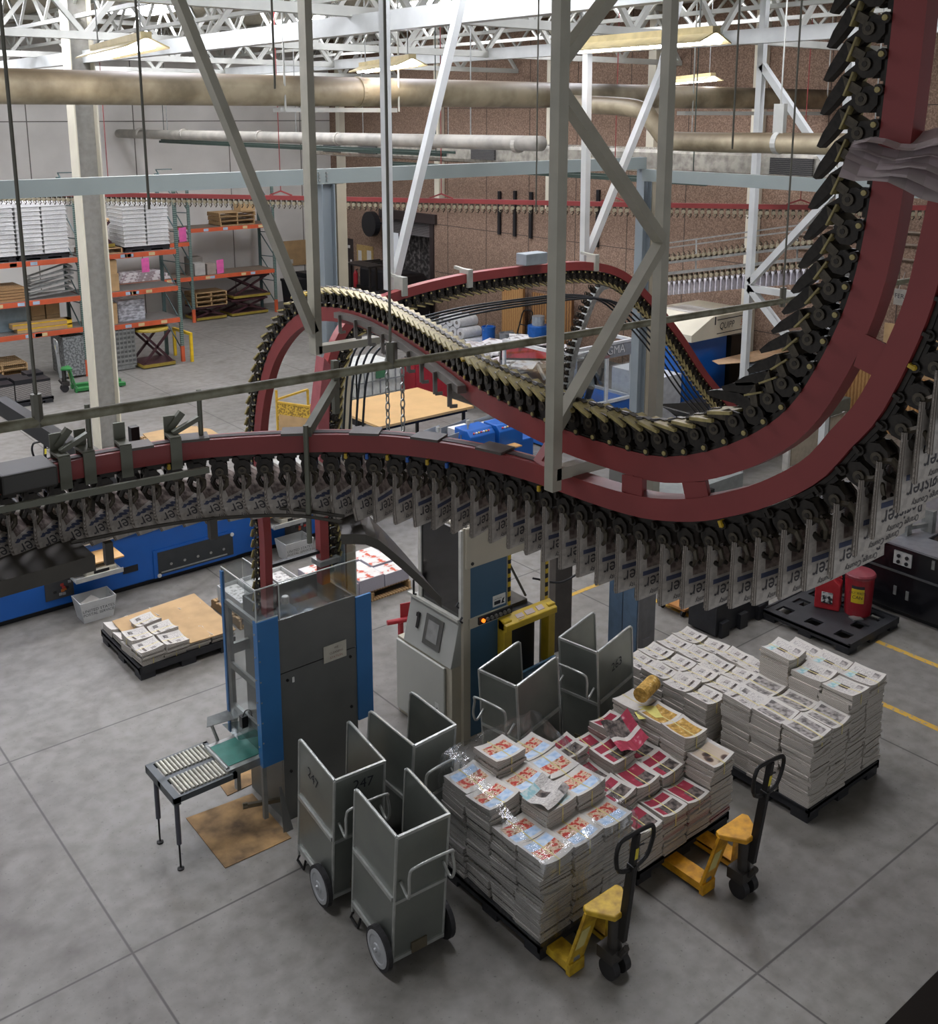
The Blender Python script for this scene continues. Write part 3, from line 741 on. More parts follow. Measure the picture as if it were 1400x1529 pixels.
for dd in (3, 7, 11, 14.5, 18, 21.5):
    p, t, s, n = FAR.at(dd); m = MB(); m.bar(p+t*-.25+Z*.05, p+Z*.14, .03); m.bar(p+t*.25+Z*.05, p+Z*.14, .03); m.cyl(p+Z*.12, (p.x, p.y, 8.95), .01, 5); m.build('hanger_bracket', RED, r_far)

# ---------------------------------------------------------------- loaded conveyor at the far stacker
NCV = Path([(17, 15.0, 3.02), (17, 14.6, 3.1), (17, 13.2, 3.38), (17, 11.6, 3.7), (17, 10.7, 3.86)])
r_ncv = thing('gripper_conveyor', 'grey double-decked conveyor hung with pale papers near the brown wall', 'conveyor', (17, 14.6, 3.1))
m = MB(); NCV.sweep(m, [(-.05, -.03), (.05, -.03), (.05, .03), (-.05, .03)]); NCV.sweep(m, [(-.05, .2), (.05, .2), (.05, .25), (-.05, .25)]); m.build('rail', GALV, r_ncv)
m = MB(); NCV.sweep(m, [(-.2, .52), (-.17, .52), (-.17, .55), (-.2, .55)]); NCV.sweep(m, [(-.2, .62), (-.17, .62), (-.17, .65), (-.2, .65)])
for dd in (.1, 1.4, 2.8, 3.8): p, t, s, n = NCV.at(dd); m.bar(p-s*.19+n*.65, p-s*.06+n*0., .03)
m.build('side_rail', GALV, r_ncv)
d = .1; k = 0
PLIGHT = Pattern('pale_newsprint', '#b5b1b8', '#d9d6da', sc=9, rough=.8)
m = MB(); m.box(-.012, .012, -.03, .27, -.26, .0); m.box(-.03, .03, -.03, .27, -.02, .02)
o = m.build('newspaper', PLIGHT, at=(0, 0, 0)); PFAR = o.data; bpy.data.objects.remove(o)
while d < NCV.L[-1]-.1:
    put_gripper(HME, NCV, d, -1, r_ncv); o = put_gripper(HME, NCV, d, 1, r_ncv); o.location += Vector(NCV.at(d)[3])*.19
    p, t, s, n = NCV.at(d)
    o = bpy.data.objects.new('newspaper', PFAR); COL.objects.link(o)
    o.matrix_world = Matrix(((0, 1, 0, p.x), (-1, 0, 0, p.y), (0, 0, 1, p.z-.2), (0, 0, 0, 1)))
    tag(o, 'pale newspaper hanging from the grey conveyor by the brown wall', 'newspaper', 'newspapers on the far grey conveyor')
    d += .135; k += 1
m = MB(); m.prism([(0, 0), (.5, 0), (.5, .75), (.25, .8), (0, .3)], (17.25, 10.75, 3.3), (0, -1, 0), (0, 0, 1), (.04, 0, 0)); m.bar((17.2, 10.5, 0), (17.2, 10.5, 3.9), .1); m.bar((17.15, 14.8, 0), (17.15, 14.8, 3.05), .1); m.build('end_plate', GRAY, r_ncv)

# ================================================================ things on the near floor
# ---------------------------------------------------------------- newspaper bundles
PAGE = Pattern('page_edges', '#7d766d', '#c6c0b6', kind='wavez', sc=30, p0=.2, p1=.55, rough=.85)
PAGER = Pattern('page_edges_red', '#7d2430', '#b4aea5', kind='wavez', sc=30, p0=.25, p1=.5, rough=.85)
TEXT = Pattern('page_type', '#a39f9a', '#c9c5be', scale=(1, 4, 1), sc=40, p0=.4, p1=.56, rough=.85)
BLANK = M('page_white', '#c4c0b8', .85, var=.05, scale=20)
BWPH = Pattern('page_grey_photo', '#5a5653', '#a59f9a', sc=20, p0=.36, p1=.62, rough=.85)
REDP = Pattern('page_crimson', '#8f2438', '#a5304a', sc=13, rough=.8, c2='#c99a9a', p0=.5, p1=.64)
DKPH = Pattern('page_dark_photo', '#2e2826', '#7c7069', sc=18, p0=.4, p1=.66, rough=.85)
LBLUE = Pattern('page_pale_blue', '#8fb0d2', '#c0cfdd', sc=14, p0=.35, p1=.62, rough=.8)
ART = Pattern('page_red_yellow_art', '#b23a2c', '#d3bda0', sc=24, p0=.44, p1=.54, c2='#8a5a33', rough=.8)
TEAL = Pattern('page_teal_band', '#8fb9bd', '#b9cbc9', sc=18, rough=.85)
GOLD = Pattern('page_gold_photo', '#8a6a2a', '#c39a4a', sc=26, p0=.35, p1=.62, c2='#d8c79a', rough=.8)
FACEP = Pattern('page_brown_faces', '#2f2724', '#5a4438', kind='voronoi', sc=9, p0=.12, p1=.3, c2='#b9a995', rough=.8)
STRAP = M('strap_yellowish', '#cfc27e', .35)
BMATS = [PAGE, TEXT, BLANK, BWPH, REDP, DKPH, LBLUE, ART, TEAL, GOLD, FACEP, PAGER]
LAY = {
 'comic': lambda i, j: 2 if i in (0, 9) or j in (0, 9) else (6 if j < 4 else (7 if j < 8 else 2)),
 'red':   lambda i, j: 2 if i in (0, 9) or j in (0, 9) else (5 if j < 5 and 3 < i else 4),
 'red2':  lambda i, j: 2 if i in (0, 9) or j in (0, 9) else (4 if j < 4 else (2 if j == 4 else (5 if i < 7 else 4))),
 'grey':  lambda i, j: 2 if j in (0, 9) or i in (0, 9) else (3 if (6 < i < 9 and 5 < j < 8) or (i < 3 and 2 < j < 5) or (i == 5 and j == 2) else (5 if (j == 7 and i < 5) else 1)),
 'teal':  lambda i, j: 2 if i in (0, 9) or j in (0, 9) else (8 if j > 6 and i < 6 else (5 if 3 < i < 6 and 3 < j < 8 else (3 if j < 3 and i > 6 else 1))),
 'gold':  lambda i, j: 2 if i in (0, 9) or j in (0, 9) else 9,
 'brown': lambda i, j: 2 if i in (0, 9) or j in (0, 9) else 10,
 'photo': lambda i, j: 2 if i in (0, 9) or j in (0, 9) or i == 5 else 3,
 'plain': lambda i, j: 2,
}
_BM = {}
def bundle_mesh(kind, w, d, h, seed):
    key = (kind, round(w, 3), round(d, 3), round(h, 3), seed)
    if key in _BM: return _BM[key]
    rr = random.Random(hash((kind, seed)) % 9973 if False else seed*31+len(kind)*7); m = MB()
    n = max(3, int(h/.022)); z = 0.; side = 11 if kind.startswith('red') and seed % 2 else 0
    for i in range(n):
        dz = h/n; jx, jy = rr.uniform(-.011, .011), rr.uniform(-.011, .011); e = rr.uniform(-.006, .006)
        m.box(-w/2+jx-e, w/2+jx+e, -d/2+jy-e, d/2+jy+e, z, z+dz*.985, side if i % 3 else 0); z += dz
    N = 10; cx = rr.uniform(.012, .034); tx, ty = rr.uniform(-.012, .012), rr.uniform(-.012, .012); c2 = rr.uniform(-.004, .01)
    W, D = w/2+.004, d/2+.004
    def P(i, j):
        u, v = i/N*2-1, j/N*2-1
        return Vector((u*W, v*D, h+.008+cx*u*u+c2*v*v+tx*u+ty*v+.004*math.sin(3*u+seed)*math.cos(2*v)))
    lay = LAY[kind]
    for j in range(N):
        for i in range(N):
            m.add([P(i, j), P(i+1, j), P(i+1, j+1), P(i, j+1)], [(0, 1, 2, 3)], lay(i, j))
    # skirt closing the curled top to the block
    ring = [P(i, 0) for i in range(N)]+[P(N, j) for j in range(N)]+[P(N-i, N) for i in range(N)]+[P(0, N-j) for j in range(N)]
    low = [Vector((p.x, p.y, h-.004)) for p in ring]; k = len(ring)
    for i in range(k): m.add([ring[i], low[i], low[(i+1) % k], ring[(i+1) % k]], [(0, 1, 2, 3)], 0)
    o = m.build('newspaper_bundle', BMATS, at=(0, 0, 0)); me = o.data; bpy.data.objects.remove(o)
    s = MB()
    for a in range(8): # strap over the top and down the sides
        y0, y1 = -D+2*D*a/8, -D+2*D*(a+1)/8
        q = lambda y: P(5, 10*(y+D)/(2*D))+Z*.003
        p0, p1 = q(y0), q(y1); s.add([p0-Vector((.006, 0, 0)), p0+Vector((.006, 0, 0)), p1+Vector((.006, 0, 0)), p1-Vector((.006, 0, 0))], [(0, 1, 2, 3)])
    for sg in (-1, 1): s.box(-.006, .006, sg*(D+.006)-.001, sg*(D+.006)+.001, 0, h+.01)
    o = s.build('strap', STRAP, at=(0, 0, 0)); sm = o.data; bpy.data.objects.remove(o)
    _BM[key] = (me, sm); return _BM[key]
NUM = ['bottom', 'second', 'third', 'fourth', 'fifth', 'sixth', 'seventh', 'eighth', 'ninth', 'tenth']
def stack(x0, y0, z0, cw, cd, bh, heights, kindf, where, group, fx, fy, rotf=lambda a, b, c: 0, w=None, d=None):
    """columns of tied bundles; heights[iy][ix] = layers"""
    rr = random.Random(len(where)*13); w = w or cw-.016; d = d or cd-.016; ny = len(heights)
    for iy, row in enumerate(heights):
        for ix, nl in enumerate(row):
            for l in range(nl):
                top = l == nl-1; kd = kindf(ix, iy, l, top)
                me, sm = bundle_mesh(kd if top else ('plain' if not kd.startswith('red') else 'red'), w, d, bh-.012 if not top else bh-.006, rr.randrange(4))
                o = bpy.data.objects.new('newspaper_bundle', me); COL.objects.link(o)
                rz = rotf(ix, iy, l)+rr.uniform(-.05, .05)
                o.location = (x0+cw*(ix+.5)+rr.uniform(-.012, .012), y0+cd*(iy+.5)+rr.uniform(-.012, .012), z0+bh*l); o.rotation_euler = (0, 0, rz)
                ly = 'top' if top else NUM[l]
                tag(o, '%s, %s, %s, %s' % (where, ly, fy[iy], fx[ix]), 'newspaper bundle', group)
                if top:
                    s = bpy.data.objects.new('strap', sm); COL.objects.link(s); s.parent = o
# black plastic pallets
PBLK = M('pallet_black_plastic', '#26272a', .45, var=.2, scale=8)
WOODP = Pattern('pallet_wood', '#8a6d48', '#b99a6e', kind='wavex', sc=7, p0=.3, p1=.7, rough=.8)
def pallet(x0, x1, y0, y1, label, mat=PBLK, h=.14, name='plastic_pallet', holes=False):
    r = thing(name, label, 'pallet', (x0, y0, 0)); m = MB(); hx = (x1-x0)
    if holes:
        xs = [x0, x0+.12, x0+.3, x0+hx/2-.09, x0+hx/2+.09, x1-.3, x1-.12, x1]; ys = [y0, y0+.12, y0+.3, (y0+y1)/2-.09, (y0+y1)/2+.09, y1-.3, y1-.12, y1]
        for i in range(7):
            for j in range(7):
                if i in (1, 3, 5) and j in (1, 3, 5) and not (i == 3 and j == 3): continue
                m.box(xs[i], xs[i+1], ys[j], ys[j+1], h-.03, h)
    else: m.box(x0, x1, y0, y1, h-.03, h)
    m.build('deck', mat, r)
    for i in range(3):
        for j in range(3):
            m = MB(); cx = x0+.1+(hx-.2)*i/2; cy = y0+.1+(y1-y0-.2)*j/2
            m.box(cx-.09, cx+.09, cy-.09, cy+.09, 0, h-.03); m.build('foot', mat, r)
    m = MB(); m.box(x0, x1, y0, y0+.03, h-.07, h+.012); m.box(x0, x1, y1-.03, y1, h-.07, h+.012); m.box(x0, x0+.03, y0, y1, h-.07, h+.012); m.box(x1-.03, x1, y0, y1, h-.07, h+.012)
    m.build('rim', mat, r); return r
pallet(4.79, 5.81, 5.03, 6.26, 'black pallet under the plastic-wrapped newspaper stack')
pallet(5.98, 7.22, 5.10, 6.30, 'black pallet under the red-covered newspaper stack')
pallet(7.80, 9.02, 4.65, 5.69, 'black pallet under the tall grey newspaper stack at right')
pallet(7.70, 8.86, 5.75, 6.95, 'black pallet under the neat rows of grey newspapers')
r3 = random.Random(3)
FX4 = ['cart-side column', 'second column', 'third column', 'outermost column']
FY = ['front row', 'second row', 'third row', 'back row']
stack(4.80, 5.03, .15, .338, .307, .132, [[5, 5, 5], [5, 6, 6], [6, 6, 6], [6, 7, 6]],
      lambda ix, iy, l, top: 'teal' if (ix, iy) == (1, 1) else 'comic', 'tied newspaper bundle in film-wrapped stack', 'bundles in the plastic-wrapped stack',
      ['left column', 'middle column', 'right column'], FY, lambda a, b, c: PI if (a+b*2) % 3 == 0 else 0)
stack(5.97, 5.08, .15, .312, .305, .115, [[3, 3, 3, 5], [4, 4, 4, 6], [4, 5, 4, 6], [5, 4, 5, 6]],
      lambda ix, iy, l, top: ('brown' if iy == 0 else ('gold' if iy < 3 else 'plain')) if ix == 3 and top else ('plain' if ix == 3 and l > 2 else ('red', 'red2')[(ix+iy) % 2]), 'tied bundle in red-covered stack', 'bundles in the red-covered stack',
      ['film-side column', 'second column', 'third column', 'tall outer column'], FY, lambda a, b, c: PI/2*((a+b+c) % 2)*0+((a+b) % 2)*PI)
stack(7.81, 4.66, .15, .302, .34, .098, [[7, 7, 9, 9], [7, 7, 9, 9], [7, 7, 10, 9]],
      lambda ix, iy, l, top: ('photo' if ix < 2 else 'teal') if not (ix == 0 and iy == 2) else 'grey', 'grey tied bundle in tall right stack', 'bundles in the tall grey stack',
      FX4, FY, lambda a, b, c: ((a+b) % 2)*PI if a < 2 else 0)
stack(7.72, 5.77, .15, .285, .295, .11, [[5, 5, 5, 5], [5, 5, 5, 5], [5, 5, 5, 5], [5, 5, 5, 5]],
      lambda ix, iy, l, top: 'grey', 'white tied bundle in neat rear stack', 'bundles in the neat white stack', FX4, FY, lambda a, b, c: PI)
# loose papers on top
m = MB(); rl = []
for i in range(9): rl.append((.06+.004*i, i))
m.tube([(7.0, 6.02, .99), (7.28, 6.1, .99)], .075, 18, 0)
one(m, 'rolled_newspaper', GOLD, 'rolled newspaper with a gold picture on the tall column of the red stack', 'newspaper', (7.0, 6.05, .92), smooth=False)
m = MB(); N = 8
P = lambda i, j: Vector((6.42+.3*i/N+.1*j/N, 5.72+.36*j/N-.06*i/N, .76+.10*((i/N-.4)**2)*1.6+.09*(j/N)**2+.02*math.sin(i)))
for i in range(N):
    for j in range(N): m.add([P(i, j), P(i+1, j), P(i+1, j+1), P(i, j+1)], [(0, 1, 2, 3)], LAY['red2'](i+1, j+1))
one(m, 'loose_newspaper', BMATS, 'loose open red newspaper lying across the red-covered bundles', 'newspaper', (6.42, 5.72, .74))
m = MB(); P = lambda i, j: Vector((5.13+.34*i/N-.05*j/N, 5.32+.28*j/N+.1*i/N, .985+.1*((i/N-.5)**2)+.02*math.sin(j*.9)))
for i in range(N):
    for j in range(N): m.add([P(i, j), P(i+1, j), P(i+1, j+1), P(i, j+1)], [(0, 1, 2, 3)], LAY['teal'](i+1, j+1))
one(m, 'loose_newspaper', BMATS, 'loose newspaper with a teal header on top of the wrapped stack', 'newspaper', (5.13, 5.32, .985))
one(MB().obox((7.0, 5.93, .852), (.1, -.06, 0), (.05, .09, 0), (0, 0, .002)), 'yellow_sheet', M('yellow_paper', '#d3cb74', .8), 'sheet of yellow paper between the gold-pictured bundles', 'paper', (7.0, 5.93, .85))
# stretch film round the first stack
def film_mesh():
    m = MB(); base = [(4.77, 5.0), (5.84, 5.0), (5.84, 6.29), (4.77, 6.29)]; N = 12; ring = []
    for k in range(4):
        a, b = Vector(base[k]), Vector(base[(k+1) % 4])
        ring += [a.lerp(b, i/N) for i in range(N)]
    rr = random.Random(2); K = len(ring); zs = 9; rows = []
    for j in range(zs+1):
        row = []
        for i, p in enumerate(ring):
            top = .86+.33*min(1, max(0, (p.y-5.0)/1.1))+.012*math.sin(i*1.7)
            z = .16+(top-.16)*j/zs; c = Vector((5.305, 5.645)); dv = (p-c)
            s_ = 1+rr.uniform(-.004, .006)-(.05 if j == zs else 0)
            row.append(Vector((c.x+dv.x*s_, c.y+dv.y*s_, z)))
        rows.append(row)
    lip = [Vector((5.305+(p.x-5.305)*.84, 5.645+(p.y-5.645)*.86, p.z+.035+rr.uniform(-.01, .02))) for p in rows[-1]]; rows.append(lip)
    for a, b in zip(rows, rows[1:]):
        for i in range(K): m.add([a[i], a[(i+1) % K], b[(i+1) % K], b[i]], [(0, 1, 2, 3)])
    return m
FILM = Clear('stretch_film', '#f4f6f8', .14, .14, 1., 9)
one(film_mesh(), 'stretch_wrap', FILM, 'clear crinkled plastic film wrapped round the left newspaper stack', 'plastic wrap', (4.77, 5.0, .16), smooth=False)

# ---------------------------------------------------------------- pallet jacks
JYEL = M('jack_yellow', '#d39a22', .4, var=.15, scale=10, dirt='#a87416')
RUB = M('black_rubber', '#232223', .6)
def jack(x, y, label, lean, yel=JYEL, hand=BLACKM):
    """forks run along +y under the pallet, x is the centre line, y the fork heel"""
    r = thing('pallet_jack', label, 'pallet jack', (x, y, 0))
    for sx in (-1, 1):
        m = MB(); fx_ = x+sx*.215
        m.box(fx_-.08, fx_+.08, y-.02, y+1.1, .075, .1); m.box(fx_-.08, fx_-.07, y-.02, y+1.1, .03, .09); m.box(fx_+.07, fx_+.08, y-.02, y+1.1, .03, .09); m.box(fx_-.08, fx_+.08, y-.06, y-.02, .0, .1)
        m.build('fork', yel, r)
        m = MB(); m.cyl((fx_-.06, y+.98, .038), (fx_+.06, y+.98, .038), .037, 14); m.build('fork_roller', RUB, r)
        m = MB() # sloping fork frame up to the pump head
        a = Vector((fx_, y-.03, .08)); b = Vector((x+sx*.12, y-.12, .55))
        m.obox((a+b)/2, (b-a)/2, Vector((.085, 0, 0)), (b-a).cross(Vector((1, 0, 0))).normalized()*.012)
        m.build('fork_frame', yel, r)
        m = MB(); m.cyl((fx_-.03, y-.03, .12), (fx_+.03, y-.03, .12), .03, 12); m.build('pivot', GALV, r)
        m = MB(); m.cyl((x+sx*.06-.03, y-.25, .085), (x+sx*.06+.03, y-.25, .085), .085, 20); m.build('steer_wheel', RUB, r)
    m = MB(); m.prism([(-.2, 0), (-.18, .05), (.18, .05), (.2, 0), (.08, -.19), (-.08, -.19)], (x, y-.12, .53), (1, 0, 0), (0, 1, 0), (0, 0, .05)); m.build('pump_head', yel, r, bevel=.012)
    m = MB(); m.cyl((x, y-.24, .16), (x, y-.24, .53), .055, 14); m.box(x-.09, x+.09, y-.3, y-.14, .14, .24); m.cyl((x, y-.36, .3), (x, y-.3, .2), .025, 8); m.build('hydraulic_pump', M('pump_grey', '#45423f', .4, .4), r)
    top = Vector((x+lean, y-.36, 1.2)); bot = Vector((x, y-.31, .34))
    h = MB(); h.bar(bot, bot.lerp(top, .76), .07, .05); h.build('handle_shaft', hand, r, bevel=.006)
    ax = (top-bot).normalized(); u = Vector((1, 0, 0)); u = (u-ax*u.dot(ax)).normalized(); c = bot.lerp(top, .74)
    L = [c+u*a+ax*b for a, b in ((0, -.03), (.15, .02), (.2, .15), (.19, .25), (.13, .285), (-.13, .285), (-.19, .25), (-.2, .15), (-.15, .02))]
    h = MB(); h.tube(spline(L+[L[0]], 3)[:-1], .017, 8, closed=True); h.bar(c-ax*.02, c+ax*.28, .05, .035); h.build('handle_loop', hand, r, smooth=False)
    h = MB(); nrm = ax.cross(u); nrm = -nrm if nrm.y > 0 else nrm
    h.obox(c+ax*.12+nrm*.026, u*.016, ax*.045, nrm*.002); h.build('warning_label', M('label_yellow', '#d6c53f', .5), r)
    h = MB(); h.tube([c+ax*.16+u*.02, c+ax*.15+u*.1], .008, 6); h.build('lever', hand, r)
    h = MB(); dv = (Vector((x-.12, y-.12, .55))-Vector((x-.215, y-.03, .08))).normalized(); h.obox(Vector((x-.17, y-.075, .31))+Vector((-.02, -.016, -.0)), Vector((.045, 0, 0)), dv*.09, dv.cross(Vector((1, 0, 0))).normalized()*.0025); h.build('rating_label', M('label_pale_yellow', '#c9bc77', .5), r)
    return r
JLAB = M('label_pale_yellow', '#c9bc77', .5)
jack(5.16, 4.84, 'yellow pallet jack with black handle in front of the plastic-wrapped stack', .06, M('jack_yellow_dull', '#c7a42c', .42, var=.15, scale=10, dirt='#96741a'))
jack(6.62, 4.74, 'orange-yellow pallet jack with black handle under the red newspaper stack', .1)

# ---------------------------------------------------------------- galvanised newspaper carts
CARTM = M('galvanised_sheet', '#7b7f78', .3, .55, var=.12, scale=4, dirt='#787b76')
CARTT = M('galvanised_tube', '#b0b2ad', .3, .5, var=.15, scale=10)
HUB = M('wheel_grey_hub', '#a9abac', .4, .2)
MARK = M('marker_black', '#23242a', .7)
def cart(x, y, rz, label, num=None, numside=None):
    """root on the floor under the axle; the body leans back over the wheels"""
    r = thing('newspaper_cart', label, 'cart', (x, y, 0), rz, 'galvanised newspaper carts')
    W, D, H, B, LA = .23, .62, 1.25, .12, math.radians(5)
    def bd(m, name, mat, par=None, **k):
        out = []
        for vx, vy, vz in m.v:
            vy -= .1; q = vz-.175
            out.append((vx, vy*math.cos(LA)-q*math.sin(LA), .175+q*math.cos(LA)+vy*math.sin(LA)))
        m.v = out; return m.build(name, mat, par or r, local=True, **k)
    for sx in (-1, 1):
        X = sx*W; m = MB()
        m.prism([(0, B), (D, B), (D, H-.06), (D-.03, H-.02), (0, H)], (X-.004, 0, 0), (0, 1, 0), (0, 0, 1), (.008, 0, 0)); bd(m, 'side_panel', CARTM)
        m = MB(); m.bar((X+sx*.01, .01, .68), (X+sx*.01, D-.01, .68), .02, .035); bd(m, 'side_rib', CARTT)
        m = MB(); m.bar((X+sx*.01, .01, .16), (X+sx*.01, D-.01, .16), .02, .04); bd(m, 'side_rib', CARTT)
        m = MB(); m.tube([(X, 0, B-.03), (X, 0, H)], .013, 8); bd(m, 'corner_post', CARTT)
        m = MB(); m.tube(spline([(X, 0, H), (X, .3, H), (X, D-.06, H), (X, D-.012, H-.025), (X, D, H-.09), (X, D, .6), (X, D, .06)], 4), .013, 8); bd(m, 'rim_tube', CARTT)
        m = MB(); m.tube([(sx*.265, 0, .175), (sx*.305, 0, .175)], .172, 28); w_ = m.build('wheel', RUB, r, local=True)
        m = MB(); m.lathe([(.145, 0), (.145, .004), (.115, .006), (.105, .0), (.05, .003), (.045, .012), (.02, .014), (.015, .03), (.0, .03)], (0, 0, 0), 26)
        m.v = [(sx*(.306+z_), x_, y_+.175) for x_, y_, z_ in m.v]; m.build('hub', HUB, w_, local=True)
        m = MB(); m.tube([(X, .52, .1), (X, .56, .03), (X, .44, .014), (X, .40, .12)], .012, 6); m.build('foot', BLACKM, r, local=True)
    m = MB(); m.box(-W, W, -.004, .004, B, H); bd(m, 'back_panel', CARTM)
    for z, mt in ((H, .026), (.66, .028), (B, .034)):
        m = MB(); m.bar((-W, -.008, z), (W, -.008, z), .02, mt); bd(m, 'back_rib', CARTT)
    m = MB(); m.box(-W, W, D-.008, D, B, .55); bd(m, 'front_panel', CARTM)
    m = MB(); m.box(-W, W, 0, D, B, B+.012); bd(m, 'bottom', CARTM)
    m = MB(); m.cyl((-.27, 0, .175), (.27, 0, .175), .014, 8); m.bar((-W, -.06, .13), (W, -.06, .13), .03); m.box(-.07, .07, -.12, -.05, .1, .19); m.build('axle', M('worn_steel', '#6c6452', .45, .5), r, local=True)
    pts = [(-.19, -.01, .84), (-.19, -.12, .78), (-.2, -.15, .86), (-.19, -.13, .99), (-.15, -.15, 1.06), (.15, -.15, 1.06), (.19, -.13, .99), (.2, -.15, .86), (.19, -.12, .78), (.19, -.01, .84)]
    m = MB(); m.tube(spline(pts, 4), .012, 8); bd(m, 'push_handle', CARTT, smooth=True)
    def mark(o_, u_):
        m = MB(); m.text(num, .13, o_, u_, (0, 0, 1), 0); bd(m, 'number', MARK)
    if num == '247': mark((.03, -.0065, 1.12), (1, 0, -.1)); mark((-W-.0065, .36, 1.02), (0, -1, -.2))
    elif num: mark((W+.0065, .33, .95), (0, 1, .05))
    return r
cart(4.09, 5.75, -.07, 'empty galvanised cart with big wheels, nearest the window')
cart(4.095, 6.61, -.07, 'galvanised cart marked 247 in front of the grey stacker', '247')
cart(4.84, 6.62, .05, 'dark-looking galvanised cart standing behind the front cart, right of cart 247')
cart(6.06, 6.83, -PI/2+.16, 'galvanised cart turned sideways with a reddish reflection before the beige machine')
cart(7.09, 6.80, -PI/2+.17, 'galvanised cart marked 263 standing nearest the white newspaper stack', '263')

# ================================================================ machines
SGREY = M('stacker_grey_sheet', '#6b6c68', .42, .25, var=.08, scale=3)
SBLUE = M('stacker_blue', '#3470a8', .4, var=.05, scale=3)
ACR = Clear('acrylic_guard', '#e9ecec', .1, .05)
ACRE = M('acrylic_edge', '#b9bdb8', .3)
CARD = M('cardboard', '#b39469', .8, var=.12, scale=4)
CARDD = M('cardboard_stained', '#a58458', .85, var=.3, scale=3.5, dirt='#5d4a33')
FASC = M('black_knob', '#141414', .4)
# ---------------------------------------------------------------- grey and blue stacker
r = thing('bundle_stacker', 'tall grey and blue stacking machine the conveyors drop into, left of centre', 'machine', (4.1, 7.73, 0))
MB().box(4.1, 4.91, 7.73, 7.755, 0, 1.495).build('lower_panel', SGREY, r)
MB().box(4.1, 4.91, 7.73, 7.755, 1.505, 2.02).build('upper_panel', SGREY, r)
m = MB(); m.box(4.1, 4.125, 7.76, 8.4, 0, 2.02); m.box(4.885, 4.91, 7.76, 8.4, 0, 2.02); m.box(4.1, 4.91, 8.375, 8.4, 0, 2.02); m.box(4.125, 4.885, 7.76, 8.375, 1.76, 1.78); m.build('body_sheet', SGREY, r)
m = MB(); m.box(3.885, 4.095, 7.715, 7.74, .655, 2.07); m.box(3.885, 3.895, 7.74, 7.79, .655, 2.07); m.build('blue_cover', SBLUE, r)
MB().box(4.912, 5.08, 7.715, 7.74, .73, 2.0).build('blue_cover', SBLUE, r)
MB().box(3.885, 3.91, 8.36, 8.40, .70, 2.33).build('blue_cover', SBLUE, r)
m = MB(); m.box(3.9, 3.94, 8.3, 8.36, .1, 2.05); m.box(3.9, 3.94, 7.76, 7.8, .1, 2.05)
m.split('frame_post', M('frame_grey', '#8b8c88', .4, .3), r)
for z in (2.03, 1.42, 1.0):
    MB().box(3.9, 3.93, 7.78, 8.34, z-.03, z+.03).build('frame_rail', M('frame_grey', '#8b8c88', .4), r)
MB().box(3.9, 4.1, 8.3, 8.34, 1.52, 1.62).build('rear_rail', M('frame_grey', '#8b8c88', .4), r)
MB().box(3.886, 3.892, 7.78, 8.36, .8, 2.03).build('clear_side', ACR, r)
m = MB()
m.box(3.888, 3.894, 7.73, 8.38, 2.07, 2.375); m.box(3.894, 4.1, 7.727, 7.733, 2.07, 2.375); m.box(3.894, 4.1, 8.377, 8.383, 2.2, 2.375)
m.split('acrylic_guard', ACR, r)
m = MB(); m.box(4.118, 4.124, 7.73, 8.4, 2.02, 2.385); m.box(4.124, 4.93, 7.727, 7.733, 2.02, 2.37); m.box(4.93, 4.936, 7.73, 8.4, 2.02, 2.5); m.box(4.936, 5.08, 8.35, 8.356, 2.0, 2.5)
m.split('acrylic_guard', ACR, r)
m = MB()
for a, b_ in (((3.89, 7.73, 2.375), (3.89, 8.38, 2.375)), ((3.89, 7.73, 2.375), (4.1, 7.73, 2.375)), ((4.12, 7.73, 2.385), (4.12, 8.4, 2.385)), ((4.12, 7.73, 2.38), (4.93, 7.73, 2.37)), ((3.89, 7.73, 2.07), (3.89, 7.73, 2.375)), ((4.12, 7.73, 2.02), (4.12, 7.73, 2.385)), ((4.93, 7.73, 2.02), (4.93, 7.73, 2.37)), ((5.08, 8.35, 2), (5.08, 8.35, 2.5)), ((3.89, 7.73, 2.075), (4.1, 7.73, 2.075))): m.bar(a, b_, .009)
m.split('acrylic_edge', ACRE, r)
MB().bar((4.13, 8.1, 2.38), (4.75, 8.1, 2.38), .05, .03).build('top_bar', BLACK, r)
m = MB()
for x, z in ((4.84, 1.42), (4.84, .9), (4.17, 1.42), (4.17, .5)): m.cyl((x, 7.731, z), (x, 7.72, z), .014, 10)
m.split('panel_lock', FASC, r)
m = MB(); m.box(4.22, 4.24, 7.724, 7.731, 1.38, 1.43); m.build('panel_catch', M('label_white', '#d8d8d2', .5), r)
m = MB()
for k in range(6):
    m.cyl((3.9, 7.722, .9+.2*k), (3.9, 7.712, .9+.2*k), .008, 8); m.cyl((3.884, 7.76, .85+.22*k), (3.876, 7.76, .85+.22*k), .008, 8)
m.split('screw', GALV, r)
BELT = M('green_belt', '#2f7a6c', .55, var=.1, scale=12)
MB().box(3.6, 4.08, 7.83, 8.2, .725, .74).build('feed_belt', BELT, r)
m = MB(); m.cyl((3.585, 7.8, .73), (3.585, 8.24, .73), .022, 12); m.build('belt_roller', GALV, r)
m = MB(); m.box(3.56, 4.1, 7.77, 7.83, .66, .735); m.box(3.56, 4.1, 8.2, 8.25, .66, .735); m.split('belt_frame', GALV, r)
m = MB(); m.prism([(0, 0), (.42, .0), (.36, .12), (.05, .1)], (3.62, 8.28, .9), (1, 0, -.1), (0, .9, .45), (0, .004, -.006)); m.bar((3.68, 8.3, .88), (3.72, 8.25, .7), .02); m.build('chute_plate', GALV, r)
